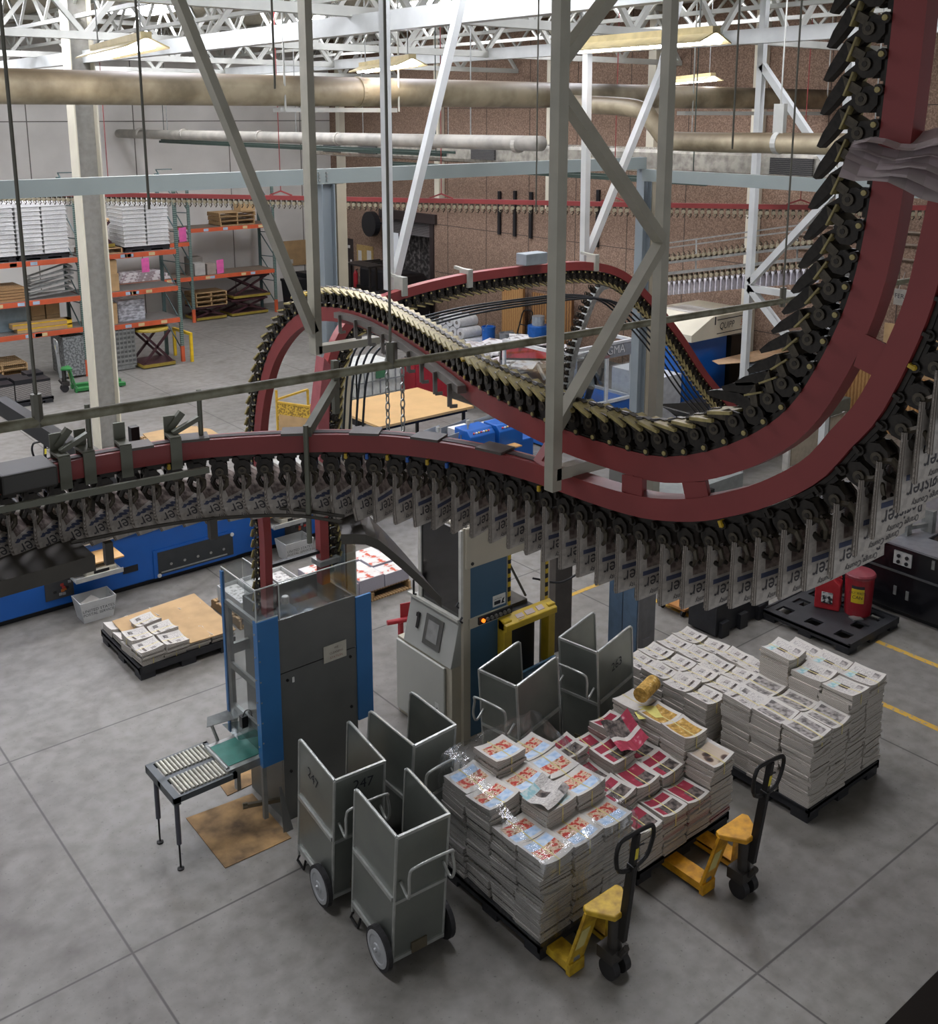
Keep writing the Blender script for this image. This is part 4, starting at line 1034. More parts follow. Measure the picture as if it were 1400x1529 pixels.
m = MB(); m.obox((3.86, 7.98, .93), (.15, 0, -.03), (0, .16, 0), (0, 0, .003)); m.build('clear_flap', Clear('clear_flap', '#dfe6e6', .16, .1), r)
m = MB(); m.box(3.84, 3.9, 8.0, 8.06, .93, 1.04); m.tube(spline([(3.86, 8.02, 1.04), (3.88, 8.0, 1.1), (3.93, 8.0, 1.08), (3.94, 8.0, .98)], 4), .006, 6); m.build('sensor_box', BLACKM, r)
m = MB(); m.prism([(0, 0), (.1, 0), (.02, .45), (0, .45)], (4.0, 7.6, .0), (1, 0, 0), (0, .1, 1), (0, .008, 0)); m.build('floor_bracket', SGREY, r)
m = MB(); m.bar((3.78, 7.9, .22), (4.1, 7.8, .2), .035); m.cyl((3.76, 7.91, .22), (3.8, 7.895, .22), .03, 10); m.build('air_fitting', M('worn_steel', '#6c6452', .45, .5), r)
# sign, jug, can
s = MB(); s.box(4.55, 4.795, 7.719, 7.723, 1.45, 1.615, 0)
s.text('WE', .03, (4.685, 7.7175, 1.575), (1, 0, 0), (0, 0, 1), 1); s.text('CLEANING', .03, (4.685, 7.7175, 1.53), (1, 0, 0), (0, 0, 1), 1); s.text('STATION', .033, (4.685, 7.7175, 1.484), (1, 0, 0), (0, 0, 1), 2)
one(s, 'paper_sign', [M('sign_paper', '#bdb8a8', .7), M('sign_ink', '#5d4a48', .7), M('sign_ink_red', '#8d5a50', .7)], 'white paper sign taped to the grey stacker front', 'sign', (4.55, 7.72, 1.45))
j = thing('storage_jug', 'clear grey jug with a silver cap inside the stacker guard', 'jug', (4.33, 8.0, 1.78))
MB().lathe([(.10, 0), (.105, .02), (.105, .14), (.09, .19), (.04, .23), (.035, .25)], (4.33, 8.0, 1.78), 24).build('body', M('grey_clear_plastic', '#7f8688', .2), j, smooth=True)
MB().lathe([(.036, .24), (.036, .3), (.028, .31)], (4.33, 8.0, 1.78), 16).build('cap', GALV, j)
j = thing('tin_can', 'orange and brown tin can inside the stacker guard', 'can', (4.52, 7.92, 1.78))
MB().lathe([(.04, 0), (.04, .13)], (4.52, 7.92, 1.78), 20).build('body', Pattern('can_label', '#6b3a22', '#c5622f', sc=14), j)
MB().lathe([(.041, .13), (.041, .14), (.03, .141)], (4.52, 7.92, 1.78), 20).build('lid', GALV, j)

# ---------------------------------------------------------------- roller table
r = thing('roller_table', 'small grey roller table on thin legs feeding the stacker', 'table', (3.05, 7.73, 0))
BGT = M('table_grey', '#555a5c', .45, .3)
m = MB(); m.box(3.05, 3.11, 7.73, 8.35, .64, .715); m.box(3.05, 3.64, 7.73, 7.76, .66, .715); m.box(3.05, 3.64, 8.32, 8.35, .66, .715); m.box(3.05, 3.64, 8.02, 8.08, .66, .715); m.box(3.6, 3.64, 7.73, 8.35, .66, .715); m.build('table_frame', BGT, r)
ROLL = M('steel_roller', '#b5b3a6', .35, .5, var=.2, scale=20)
for k in range(13):
    x = 3.14+k*.036
    for y0, y1 in ((7.765, 8.015), (8.085, 8.315)): MB().cyl((x, y0, .715), (x, y1, .715), .0155, 10).build('roller', ROLL, r, smooth=False)
for y in (7.76, 8.2):
    l = MB().cyl((3.08, y, .25), (3.08, y, .66), .022, 10).build('leg', M('leg_purple_grey', '#55565f', .4, .3), r)
    m = MB(); m.cyl((3.08, y, .02), (3.08, y, .26), .009, 8); m.lathe([(.03, 0), (.03, .012), (.012, .02)], (3.08, y, 0), 12); m.build('levelling_foot', BLACKM, l)
# cardboard on the floor
one(MB().prism([(3.40, 8.36), (4.05, 8.30), (4.02, 7.5), (3.38, 7.52)], (0, 0, .002), (1, 0, 0), (0, 1, 0), (0, 0, .006)), 'cardboard_sheet', CARDD, 'stained cardboard sheet on the floor beside the roller table legs', 'cardboard', (3.4, 7.5, 0))
one(MB().prism([(3.85, 8.42), (4.5, 8.45), (4.52, 9.0), (3.9, 8.95)], (0, 0, .002), (1, 0, 0), (0, 1, 0), (0, 0, .006)), 'cardboard_sheet', CARDD, 'dark cardboard sheet on the floor behind the stacker belt', 'cardboard', (3.85, 8.42, 0))

# ---------------------------------------------------------------- beige tying machine
BEIGE = M('machine_beige', '#b5ae9b', .45, var=.05, scale=3)
PGREY = M('machine_pale_grey', '#a3a49d', .4, var=.05, scale=3)
TBLUE = M('machine_dull_blue', '#3d6078', .4, var=.05, scale=3)
WINB = Clear('smoked_window', '#3a3a38', .12, .06)
YGU = M('guard_yellow', '#c2a52c', .45, var=.12, scale=8)
HAZ = Pattern('hazard_stripes', '#1c1b18', '#c9a92c', scale=(1, 1, 1), kind='wavez', sc=3.0, p0=.48, p1=.52)
r = thing('tying_machine', 'beige and dull blue tying machine with a touch screen and yellow guard', 'machine', (6.0, 7.63, 0))
m = MB(); m.box(6.17, 6.22, 7.63, 7.68, 0, 2.4); m.box(6.71, 6.76, 7.63, 7.68, 0, 2.4); m.box(7.25, 7.32, 7.63, 7.7, 0, 2.05); m.box(6.12, 6.17, 8.3, 8.36, 0, 2.4); m.box(6.12, 6.17, 7.62, 7.67, 0, 2.4); m.box(7.25, 7.3, 8.3, 8.36, 0, 2.0); m.split('frame_post', BEIGE, r)
m = MB(); m.box(6.14, 6.95, 7.6, 7.66, 1.96, 2.4); m.box(6.14, 7.3, 7.66, 8.36, 2.36, 2.4); m.build('top_cover', BEIGE, r, bevel=.012)
m = MB(); m.cyl((6.22, 7.6, 2.01), (6.22, 7.592, 2.01), .018, 12); m.build('lock', FASC, r)
MB().box(6.22, 6.71, 7.635, 7.65, 1.40, 1.96).build('blue_panel', TBLUE, r)
MB().box(6.22, 6.59, 7.635, 7.65, .06, 1.29).build('blue_panel', TBLUE, r)
MB().box(6.2, 6.74, 7.62, 7.65, 1.29, 1.40).build('button_rail', BEIGE, r)
b_ = MB().box(6.31, 6.76, 7.60, 7.62, 1.31, 1.39).build('button_strip', BLACK, r)
for k in range(7):
    x = 6.36+.058*k; m = MB(); m.cyl((x, 7.6, 1.35), (x, 7.58, 1.35), .02, 12)
    m.build('push_button', Emit('lit_orange_button', '#ff7a1e', 1.6) if k == 0 else M('button_grey', '#6b6963', .35), b_)
s = MB(); s.box(6.52, 6.69, 7.628, 7.634, 1.43, 1.55, 0); s.text('CAUTION', .024, (6.58, 7.627, 1.51), (1, 0, 0), (0, 0, 1), 1); s.box(6.535, 6.62, 7.627, 7.629, 1.45, 1.49, 1); s.prism([(0, 0), (.02, .05), (.045, .06), (.03, .02), (.05, 0)], (6.63, 7.628, 1.445), (1, 0, 0), (0, 0, 1), (0, -.001, 0), 1)
s.build('warning_sticker', [M('label_white', '#d8d8d2', .5), MARK], r)
for x0, x1 in ((6.72, 6.755), (7.255, 7.29)): MB().box(x0, x1, 7.62, 7.63, 1.3, 1.98).build('hazard_tape', HAZ, r)
m = MB(); m.box(6.59, 6.7, 7.53, 7.65, .6, 1.28); m.box(7.22, 7.32, 7.53, 7.65, .6, 1.28); m.prism([(7.63, 1.30), (7.50, 1.24), (7.50, 1.17), (7.63, 1.17)], (6.59, 0, 0), (0, 1, 0), (0, 0, 1), (.73, 0, 0)); m.build('yellow_guard', YGU, r, bevel=.008)
m = MB(); m.box(6.78, 6.86, 7.515, 7.522, 1.255, 1.258); m.obox((6.83, 7.56, 1.272), (.05, 0, 0), Vector((0, .13, .06)).normalized()*.025, (0, 0, .002)); m.obox((6.97, 7.56, 1.272), (.06, 0, 0), Vector((0, .13, .06)).normalized()*.03, (0, 0, .002)); m.obox((7.12, 7.56, 1.272), (.045, 0, 0), Vector((0, .13, .06)).normalized()*.03, (0, 0, .002)); m.split('guard_sticker', [M('sticker_mixed', '#b9a9a0', .5)], r)
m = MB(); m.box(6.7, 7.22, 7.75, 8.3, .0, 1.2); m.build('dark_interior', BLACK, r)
m = MB(); m.bar((6.62, 7.5, .62), (7.3, 7.5, .66), .03); m.box(6.55, 7.3, 7.52, 7.62, .06, .56); m.build('lower_panel', TBLUE, r)
m = MB(); m.box(6.85, 6.95, 7.9, 8.0, 1.2, 1.95); m.cyl((6.88, 7.85, 1.75), (6.88, 7.8, 1.75), .03, 10); m.cyl((6.88, 7.85, 1.35), (6.88, 7.8, 1.35), .03, 10)
for k in range(4): m.cyl((6.95+.07*k, 7.95, 1.93-.03*k), (6.95+.07*k, 7.85, 1.93-.03*k), .035, 12)
m.box(6.8, 7.2, 7.85, 8.2, 1.2, 1.24); m.bar((6.92, 7.9, 1.8), (7.22, 7.9, 1.25), .02); m.build('strap_head', M('mechanism_grey', '#57544e', .4, .4), r)
m = MB(); m.box(6.105, 6.112, 7.66, 8.31, 1.42, 2.36); m.build('window', WINB, r)
m = MB(); m.box(6.09, 6.12, 8.29, 8.34, 1.40, 2.38); m.box(6.09, 6.12, 7.62, 7.66, 1.40, 2.38); m.split('window_frame', M('machine_white', '#c3c2b9', .4), r)
for y, z in ((8.37, 1.53), (7.66, 1.58), (7.6, 1.44)):
    m = MB(); m.tube([(6.08, y, z-.09), (6.05, y, z-.08), (6.05, y, z+.08), (6.08, y, z+.09)] if y > 8 else [(6.09, y, z-.03), (6.06, y, z), (6.09, y, z+.03)], .012, 6); m.build('handle', BLACK, r)
m = MB(); m.prism([(6.62, 1.40), (6.10, 1.40), (5.985, .90), (6.62, .90)], (0, 7.66, 0), (1, 0, 0), (0, 0, 1), (0, .82, 0)); p = m.build('console', PGREY, r, bevel=.006)
nrm = Vector((-.5, 0, .115)).normalized(); upv = Vector((.115, 0, .5)).normalized(); c = Vector((6.042, 8.0, 1.15))
m = MB(); m.obox(c+nrm*.006+Vector((0, .02, 0)), (0, .145, 0), upv*.16, nrm*.006); m.build('screen_frame', M('screen_frame_grey', '#55544f', .4), p)
m = MB(); m.obox(c+nrm*.013+Vector((0, .02, .005)), (0, .09, 0), upv*.105, nrm*.002); m.build('screen', M('screen_grey', '#8a8a86', .25), p)
m = MB(); m.obox(c+nrm*.006+Vector((0, .28, .04)), (0, .02, 0), upv*.085, nrm*.004); m.obox(c+nrm*.014+Vector((.01, .28, .1)), (0, .025, 0), upv*.02, nrm*.006); m.build('slide_switch', BLACKM, p)
m = MB(); m.box(6.06, 6.12, 7.64, 8.5, 1.40, 1.43); m.build('ledge', M('ledge_pale', '#b9b9af', .45), r)
MB().box(6.0, 6.6, 7.66, 8.6, .0, .9).build('cabinet', BEIGE, r)
p = MB().box(5.965, 5.995, 7.75, 8.59, .06, .88).build('cabinet_door', M('door_pale_grey', '#b3b4ac', .4, var=.04, scale=2), r, bevel=.008)
m = MB(); m.box(5.962, 5.965, 7.84, 7.9, .22, .44); m.build('door_sticker', M('label_white', '#d8d8d2', .5), p)
m = MB(); m.box(5.96, 5.963, 7.845, 7.895, .23, .29); m.text('4', .09, (5.9605, 7.87, .36), (0, -1, 0), (0, 0, 1)); m.build('sticker_print', MARK, p)
m = MB(); m.cyl((5.964, 7.8, .3), (5.955, 7.8, .3), .012, 10); m.build('door_lock', FASC, p)
# grey columns to its right
r = thing('conduit_column', 'brown-grey square conduit column right of the beige tying machine', 'column', (8.3, 8.5, 0))
MB().box(8.19, 8.47, 8.43, 8.6, 0, 1.25).build('shaft', M('column_brown_grey', '#5b554f', .5, .2), r)
m = MB(); m.prism([(0, 0), (.2, 0), (.2, .2), (.1, .2)], (8.2, 8.42, 1.25), (1, 0, 0), (0, 0, 1), (0, .1, 0)); m.build('shaft_top', GALV, r)
m = MB(); m.tube(spline([(7.33, 7.9, 1.42), (7.9, 8.0, 1.18), (8.6, 8.2, 1.2), (8.9, 8.3, 1.4), (9.0, 8.32, 1.65)], 6), .012, 8)
one(m, 'air_hose', RUB, 'black hose sagging from the tying machine past the brown-grey column', 'hose', (7.33, 7.9, 1.42))
r = thing('machine_cabinet', 'narrow grey cabinet with a blue side standing behind cart 263', 'cabinet', (8.75, 7.6, 0))
MB().box(8.755, 9.05, 7.6, 8.07, 0, 1.9).build('body', M('cabinet_grey', '#77777a', .45), r)
MB().box(8.745, 8.755, 7.62, 7.84, 0, 1.9).box(8.745, 8.755, 7.855, 8.07, 0, 1.9).build('side_panel', M('cabinet_blue', '#51687e', .45), r)
MB().box(8.83, 8.96, 7.594, 7.6, .12, .3).build('access_panel', M('cabinet_grey', '#77777a', .45), r)
# red stand
r = thing('roller_stand', 'small red steel stand on a caster between the two machines', 'stand', (6.24, 8.89, 0))
REDS = M('stand_red', '#a5252f', .4)
MB().bar((6.24, 8.89, .1), (6.24, 8.89, .86), .045).build('post', REDS, r)
m = MB(); m.cyl((6.1, 8.95, .87), (6.6, 8.8, .87), .03, 10); m.obox((6.42, 8.88, .97), (.16, -.04, 0), (0, .006, 0), (0, 0, .09)); m.bar((6.24, 8.89, .3), (6.6, 8.89, .27), .04); m.split('top_bar', REDS, r)
m = MB(); m.cyl((6.24, 8.87, .045), (6.24, 8.91, .045), .043, 14); m.box(6.2, 6.28, 8.86, 8.92, .085, .1); m.build('caster', RUB, r)

# ---------------------------------------------------------------- left pallet with papers
r = pallet(4.03, 5.24, 10.98, 12.2, 'black pallet holding a thin layer of papers under a cardboard sheet', PBLK, .15)
stack(4.05, 11.0, .165, .295, .295, .07, [[1, 1, 1, 1], [1, 1, 1, 1], [1, 1, 1, 1], [1, 1, 1, 1]], lambda *a: 'plain', 'white papers under the left cardboard', 'paper stacks on the left pallet',
      ['column nearest the roller table', 'second column', 'third column', 'column farthest away'], FY)
m = MB(); m.prism([(4.12, 11.28), (4.66, 11.28), (4.66, 10.98), (5.24, 10.95), (5.27, 12.2), (4.15, 12.12)], (0, 0, .262), (1, 0, 0), (0, 1, 0), (0, 0, .012))
one(m, 'cardboard_sheet', CARD, 'clean tan cardboard sheet lying on the thin paper layer of the left pallet', 'cardboard', (4.12, 10.98, .262))
bl = [(4.2, 11.12, .262, .03, 'front left'), (4.5, 11.1, .262, .02, 'front right'), (4.2, 11.42, .278, .05, 'middle left'), (4.5, 11.4, .278, .0, 'middle right'), (4.42, 11.72, .278, .08, 'rear')]
for x, y, z, rz, lb in bl:
    me, sm = bundle_mesh('grey', .28, .27, .06, len(lb) % 4)
    o = bpy.data.objects.new('newspaper_bundle', me); COL.objects.link(o); o.location = (x, y, z); o.rotation_euler = (0, 0, PI/2+rz)
    tag(o, 'loose bundle of white newspapers on the left cardboard-topped pallet, %s' % lb, 'newspaper bundle', 'bundles on the left pallet')
    q = bpy.data.objects.new('strap', sm); COL.objects.link(q); q.parent = o
# mail tubs
TUB = M('tub_white_plastic', '#bfc0bd', .5, var=.06, scale=6)
TXB = M('tub_print_grey', '#4d5052', .7)
def tub(x, y, label, content=True, z=0.):
    r = thing('mail_tub', label, 'mail tub', (x, y, z), 0, 'postal tubs along the blue machine')
    m = MB(); a0, a1, b0, b1, H = .19, .235, .135, .168, .29
    O = [(-1, -1), (1, -1), (1, 1), (-1, 1)]
    lo = [(i*a0, j*b0, 0) for i, j in O]; hi = [(i*a1, j*b1, H) for i, j in O]; li = [(i*(a0-.008), j*(b0-.008), .01) for i, j in O]; hi2 = [(i*(a1-.01), j*(b1-.01), H) for i, j in O]
    m.add(lo+hi, [(3, 2, 1, 0)]+[(k, (k+1) % 4, (k+1) % 4+4, k+4) for k in range(4)])
    m.add(li+hi2, [(0, 1, 2, 3)]+[((k+1) % 4, k, k+4, (k+1) % 4+4) for k in range(4)]); m.add(hi+hi2, [(k, (k+1) % 4, (k+1) % 4+4, k+4) for k in range(4)])
    m.build('body', TUB, r, local=True)
    sl = (b1-b0)/H; fy = lambda z: -(b0+sl*z)-.002
    m = MB(); m.text('UNITED STATES', .058, (0, fy(.165), .165), (1, 0, 0), (0, -sl, 1)); m.text('POSTAL SERVICE', .054, (0, fy(.11), .11), (1, 0, 0), (0, -sl, 1)); m.text('. . . . . . . . . . .', .04, (0, fy(.22), .222), (1, 0, 0), (0, -sl, 1)); m.build('printing', TXB, r, local=True)
    m = MB(); m.obox((a1-.012, 0, .24), (.004, 0, 0), (0, .05, 0), (0, 0, .018)); m.build('hand_hole', BLACK, r, local=True)
    if content:
        m = MB(); m.obox((-.06, 0, .1), (.1, 0, 0), (0, .1, 0), (0, 0, .085)); m.obox((-.05, .02, .21), (.08, .02, .03), (-.02, .09, 0), (0, 0, .01)); m.build('mail', BLANK, r, local=True)
    return r
tub(4.22, 12.94, 'white postal tub with letters in it before the blue machine, leftmost of the tubs')
tub(7.2, 12.96, 'empty white postal tub beside the red conveyor legs, middle of the tubs', False)
t3 = tub(8.36, 12.98, 'white postal tub topped by a pointed printed carton, rightmost of the tubs', False)
m = MB(); m.prism([(-.2, 0), (.2, 0), (.06, .2), (-.06, .2)], (0, -.16, .27), (1, 0, 0), (0, 0, 1), (0, .3, 0)); m.build('carton_flap', Pattern('printed_carton', '#8d8b86', '#d5d4cf', sc=16, p0=.4, p1=.47), t3, local=True)
# magazine pallets behind the stacker
def wood_pallet(x0, x1, y0, y1, label, z=0., h=.13, group=None, mat=None):
    r = thing('wooden_pallet', label, 'pallet', (x0, y0, z), 0, group); m = MB(); n = max(3, int((y1-y0)/.14))
    for i in range(n): yy = y0+(y1-y0)*(i+.5)/n; m.box(x0, x1, yy-.045, yy+.045, z+h-.02, z+h)
    for i in range(3): yy = y0+(y1-y0)*(i*.47+.03); m.box(x0, x1, yy-.045, yy+.045, z, z+.018)
    m.build('deck_boards', mat or WOODP, r)
    m = MB()
    for i in range(3): xx = x0+.02+(x1-x0-.04)*i/2; m.box(xx-.02, xx+.02, y0, y1, z+.018, z+h-.02)
    m.split('stringer', mat or WOODP, r); return r
wood_pallet(6.65, 7.9, 11.0, 11.95, 'wooden pallet under the magazines behind the stacker')
MAGA = Pattern('magazine_art', '#c9502c', '#d9d5cc', sc=7, p0=.36, p1=.42, c2='#e2dfd8', rough=.5)
MEDGE = Pattern('magazine_edges', '#8b8894', '#c4c1c8', kind='wavez', sc=30, rough=.6)
g = 0
for i in range(3):
    for j in range(3):
        x = 6.67+.41*i; y = 11.02+.31*j; h = .17+.02*((i+j) % 2); m = MB()
        m.box(x, x+.395, y, y+.295, .135, .135+h, 0); m.box(x+.006, x+.389, y+.006, y+.289, .135+h, .137+h, 1)
        one(m, 'magazine_stack', [MEDGE, MAGA], 'stack of orange and white magazines behind the stacker, %s, %s' % (('left', 'middle', 'right')[i], ('front', 'centre', 'back')[j]), 'magazines', (x, y, .135), 'magazine stacks on the wooden pallet')
wood_pallet(5.5, 6.55, 11.4, 12.2, 'wooden pallet under the white trays behind the stacker')
for i in range(3):
    x = 5.55+.33*i; r = thing('mail_tray', 'long white mail tray behind the stacker, %s' % ('left one', 'middle one', 'right one beside the red rail')[i], 'tray', (x, 11.42, .135), 0, 'white trays on the rear pallet')
    m = MB(); m.box(x, x+.3, 11.42, 12.1, .135, .145); m.box(x, x+.012, 11.42, 12.1, .145, .34); m.box(x+.288, x+.3, 11.42, 12.1, .145, .34); m.box(x+.012, x+.288, 11.42, 11.432, .145, .34); m.box(x+.012, x+.288, 12.088, 12.1, .145, .34); m.build('body', TUB, r)
    m = MB(); m.box(x+.03, x+.27, 11.5, 12.08, .145, .29); m.build('letters', Pattern('tray_letters', '#8a8782', '#d0cec8', sc=22, p0=.4, p1=.5), r)

# ---------------------------------------------------------------- long blue inserting machine
BLUE = M('machine_blue', '#1258a8', .4, var=.06, scale=2.5)
r = thing('inserting_machine', 'long bright blue inserting machine with windows and hoppers along the left', 'machine', (1.0, 13.35, 0))
m = MB(); m.box(1.0, 8.6, 13.35, 14.7, .08, .84); m.build('body', BLUE, r, bevel=.02)
m = MB(); m.box(8.6, 12.4, 13.4, 14.6, .08, .72); m.build('body', BLUE, r, bevel=.02)
MB().box(1.0, 12.35, 13.42, 14.6, 0, .08).build('plinth', BLACK, r)
m = MB(); m.box(3.9, 8.6, 13.3, 13.42, .84, .875); m.build('top_edge', M('edge_pale', '#b7b5ad', .4), r)
m = MB(); m.box(2.0, 8.5, 13.6, 14.6, .84, .95); m.build('table_plate', PGREY, r)
w_ = MB().box(5.2, 6.45, 13.335, 13.35, .09, .5).build('window_frame', BLUE, r)
p = MB().box(5.26, 6.4, 13.328, 13.336, .13, .46).build('window', M('window_dark', '#2e3234', .12), r)
m = MB(); m.box(5.3, 6.3, 13.324, 13.329, .15, .17)
for k in range(5): m.cyl((5.45+.2*k, 13.326, .25), (5.45+.2*k, 13.322, .25), .02, 10)
m.split('inner_parts', GALV, p)
for x, z in ((5.27, .12), (6.39, .44)):
    m = MB(); m.cyl((x, 13.335, z), (x, 13.318, z), .028, 14); m.build('latch', M('latch_white', '#cfcfca', .4), r)
MB().box(4.77, 4.98, 13.34, 13.352, .28, .37).build('vent', BLACK, r)
for x0, x1, z0, z1 in ((3.73, 4.1, .19, .44), (7.26, 7.64, .13, .49)):
    p = MB().box(x0, x1, 13.335, 13.352, z0, z1).build('electric_panel', M('panel_dark', '#3b3c3d', .4), r, bevel=.01)
    m = MB(); rr = random.Random(int(x0*10))
    for k in range(9): xx = x0+.04+rr.random()*(x1-x0-.08); zz = z0+.04+rr.random()*(z1-z0-.08); m.box(xx-.02, xx+.02, 13.325, 13.336, zz-.015, zz+.02, k % 4)
    m.split('switch', [M('sw_grey', '#8f9294', .4), M('sw_red', '#a8392f', .4), M('sw_black', '#1d1d1f', .4), M('sw_orange', '#b5682e', .4)], p)
for x0, nm in ((4.0, 'wood'), (6.85, 'wood')):
    m = MB(); m.box(x0+.0, x0+.62, 12.9, 13.34, .52, .545); m.box(x0, x0+.62, 12.9, 12.915, .545, .58); p = m.build('shelf_tray', M('tray_grey', '#a5a7a4', .4), r)
    m = MB(); m.box(x0+.15, x0+.55, 12.95, 13.2, .545, .63); m.box(x0+.12, x0+.58, 12.93, 12.96, .545, .575); m.build('label_printer', M('printer_cream', '#bdb9a8', .45), p, bevel=.012)
    m = MB(); m.box(x0+.25, x0+.45, 12.944, 12.95, .57, .615); m.build('printer_screen', BLACK, p)
    m = MB(); m.box(x0-.03, x0+.66, 12.95, 13.4, .70, .72); m.build('wood_board', M('board_wood', '#c49a5f', .5, var=.1), r)
    m = MB(); m.bar((x0+.05, 13.3, .545), (x0+.05, 13.3, .70), .02); m.bar((x0+.57, 13.3, .545), (x0+.57, 13.3, .70), .02); m.build('board_bracket', GALV, r)
# hoppers and control boxes on its right part
for i, x in enumerate((8.7, 9.5, 10.2, 10.85, 11.6)):
    m = MB(); m.prism([(0, 0), (.52, 0), (.6, .36), (-.02, .3)], (x, 13.55, .72), (1, 0, 0), (0, 0, 1), (0, .012, 0)); m.prism([(0, 0), (.52, 0), (.6, .36), (-.02, .3)], (x, 14.1, .72), (1, 0, 0), (0, 0, 1), (0, .012, 0)); m.bar((x+.25, 13.55, .9), (x+.25, 14.1, .9), .03)
    m.build('hopper', M('hopper_clear_grey', '#8f9598', .35, .3), r)
    m = MB(); m.box(x+.08, x+.46, 13.6, 14.05, .72, .98+.05*(i % 2)); m.build('sheet_pile', Pattern('insert_sheets', '#9a9794', '#d5d3ce', kind='wavez', sc=30), r)
    m = MB(); m.cyl((x+.1, 13.5, .8), (x+.1, 13.5, 1.25), .016, 8); m.cyl((x+.1, 13.5, 1.2), (x+.1, 13.5, 1.28), .035, 8); m.build('feeder_post', M('post_pale', '#b9bbb7', .35, .4), r)
for x0, z1 in ((10.85, 1.12), (11.5, 1.1)):
    m = MB(); m.prism([(13.3, .72), (13.3, z1-.1), (13.4, z1), (13.75, z1), (13.75, .72)], (x0, 0, 0), (0, 1, 0), (0, 0, 1), (.55, 0, 0)); p = m.build('control_box', BLUE, r, bevel=.015)
    m = MB()
    for k in range(7): m.cyl((x0+.1+.055*k, 13.34, z1-.055), (x0+.1+.055*k, 13.33, z1-.035), .017, 8, k % 3)
    m.build('push_button', [M('btn_red', '#b5382c', .4), M('btn_white', '#cfcfca', .4), M('btn_yellow', '#c9a92c', .4)], p)
m = MB(); m.box(11.3, 11.85, 13.1, 13.42, .725, .745); m.build('wood_board', M('board_wood', '#c49a5f', .5), r)

# ---------------------------------------------------------------- work table, tote, lockers behind it
r = thing('work_table', 'tan wooden-topped work table behind the blue machine', 'table', (10.2, 15.3, 0))
m = MB(); m.obox((11.15, 15.8, .98), (1.08, 0, 0), (0, .9, 0), (0, 0, .022)); m.build('table_top', M('table_tan', '#c7a26c', .45, var=.06, scale=3), r)
for x in (10.2, 12.1):
    for y in (15.05, 16.55): MB().bar((x, y, 0), (x, y, .96), .05).build('leg', BLACKM, r)
m = MB(); m.box(10.15, 12.15, 15.0, 15.03, .88, .955); m.box(10.15, 12.15, 16.57, 16.6, .88, .955); m.split('apron', BLACKM, r)
def chain_links(x, y, z0, z1):
    m = MB(); z = z0; k = 0
    while z < z1:
        a, b_ = ((.012, 0), (0, .012)) if True and k % 2 else ((0, .012), (.012, 0)); a = Vector((*a, 0))
        m.tube([Vector((x, y, z))+a*math.cos(q)*1.2+Z*.032*math.sin(q) for q in [2*PI*i/8 for i in range(8)]], .0045, 5, closed=True); z += .05; k += 1
    return m
for i, (x, y, z0, z1) in enumerate(((3.55, 5.0, 4.25, 4.95), (3.75, 5.45, 4.2, 4.9))):
    one(chain_links(x, y, z0, z1), 'hanging_chain', GALV, 'steel chain dangling from the grey side rail, %s' % ('nearer and right one', 'farther and left one')[i], 'chain', (x, y, z1))
r = thing('liquid_tote', 'white liquid tote in a grey wire cage behind the work table', 'tote', (11.6, 18.0, 0))
MB().box(11.66, 12.8, 18.06, 19.2, .14, 1.2).build('tank', M('tote_white', '#c9cbc4', .45), r, bevel=.04)
m = MB()
for k in range(7):
    x = 11.62+.2*k; m.bar((x, 18.02, .14), (x, 18.02, 1.22), .022); y = 18.02+.2*k; m.bar((11.62, y, .14), (11.62, y, 1.22), .022)
for z in (.3, .6, .9, 1.2): m.bar((11.62, 18.01, z), (12.84, 18.01, z), .022); m.bar((11.61, 18.02, z), (11.61, 19.24, z), .022)
m.build('cage', GALV, r); MB().box(11.6, 12.86, 18.0, 19.26, 0, .14).build('pallet_base', BLACKM, r)
m = MB(); m.box(12.1, 12.35, 18.0, 18.006, .95, 1.15); m.build('label', M('tote_green', '#3d6b4a', .5), r)
r = thing('tool_cabinet', 'red steel tool cabinet right of the white tote', 'cabinet', (13.0, 17.85, 0))
MB().box(13.0, 14.0, 17.85, 18.35, 0, 1.2).build('body', M('cabinet_red', '#97262f', .4), r, bevel=.01)
for x in (13.02, 13.52): MB().box(x, x+.46, 17.83, 17.85, .05, 1.12).build('door', M('cabinet_red', '#97262f', .4), r)
r = thing('cage_cart', 'yellow mesh cart with a carton left of the slim column', 'cart', (10.0, 17.7, 0))
YC = M('cart_yellow', '#c7a13a', .45)
m = MB()
for x, y in ((10.0, 18.5), (10.35, 17.75), (10.9, 18.8), (11.2, 18.1)): m.bar((x, y, 0), (x, y, .95 if x == 10.0 else .75), .04)
m.bar((10.0, 18.5, .7), (10.35, 17.75, .7), .04); m.bar((10.0, 18.5, .75), (10.9, 18.8, .75), .04); m.bar((10.35, 17.75, .7), (11.2, 18.1, .7), .04); m.build('frame', YC, r)
m = MB(); m.obox((10.18, 18.12, .5), (.175, -.375, 0), (.01, .005, 0), (0, 0, .2)); m.build('mesh_side', Pattern('yellow_mesh', '#8a6d28', '#d0aa3c', sc=24), r)
m = MB(); m.obox((10.25, 18.15, .25), (.16, -.34, 0), (.08, .04, 0), (0, 0, .2)); m.build('carton', CARD, r)
r = wood_pallet(7.6, 8.8, 18.6, 19.8, 'wooden pallet on the floor beyond the lower track')
m = MB(); m.prism([(7.55, 18.75), (7.75, 18.55), (8.1, 18.6), (8.5, 18.5), (8.85, 18.55), (8.9, 19.3), (8.6, 19.9), (7.7, 19.85)], (0, 0, .135), (1, 0, 0), (0, 1, 0), (0, 0, .02)); one(m, 'cardboard_sheet', CARD, 'torn cardboard sheet on the pallet beyond the lower track', 'cardboard', (7.55, 18.55, .135))
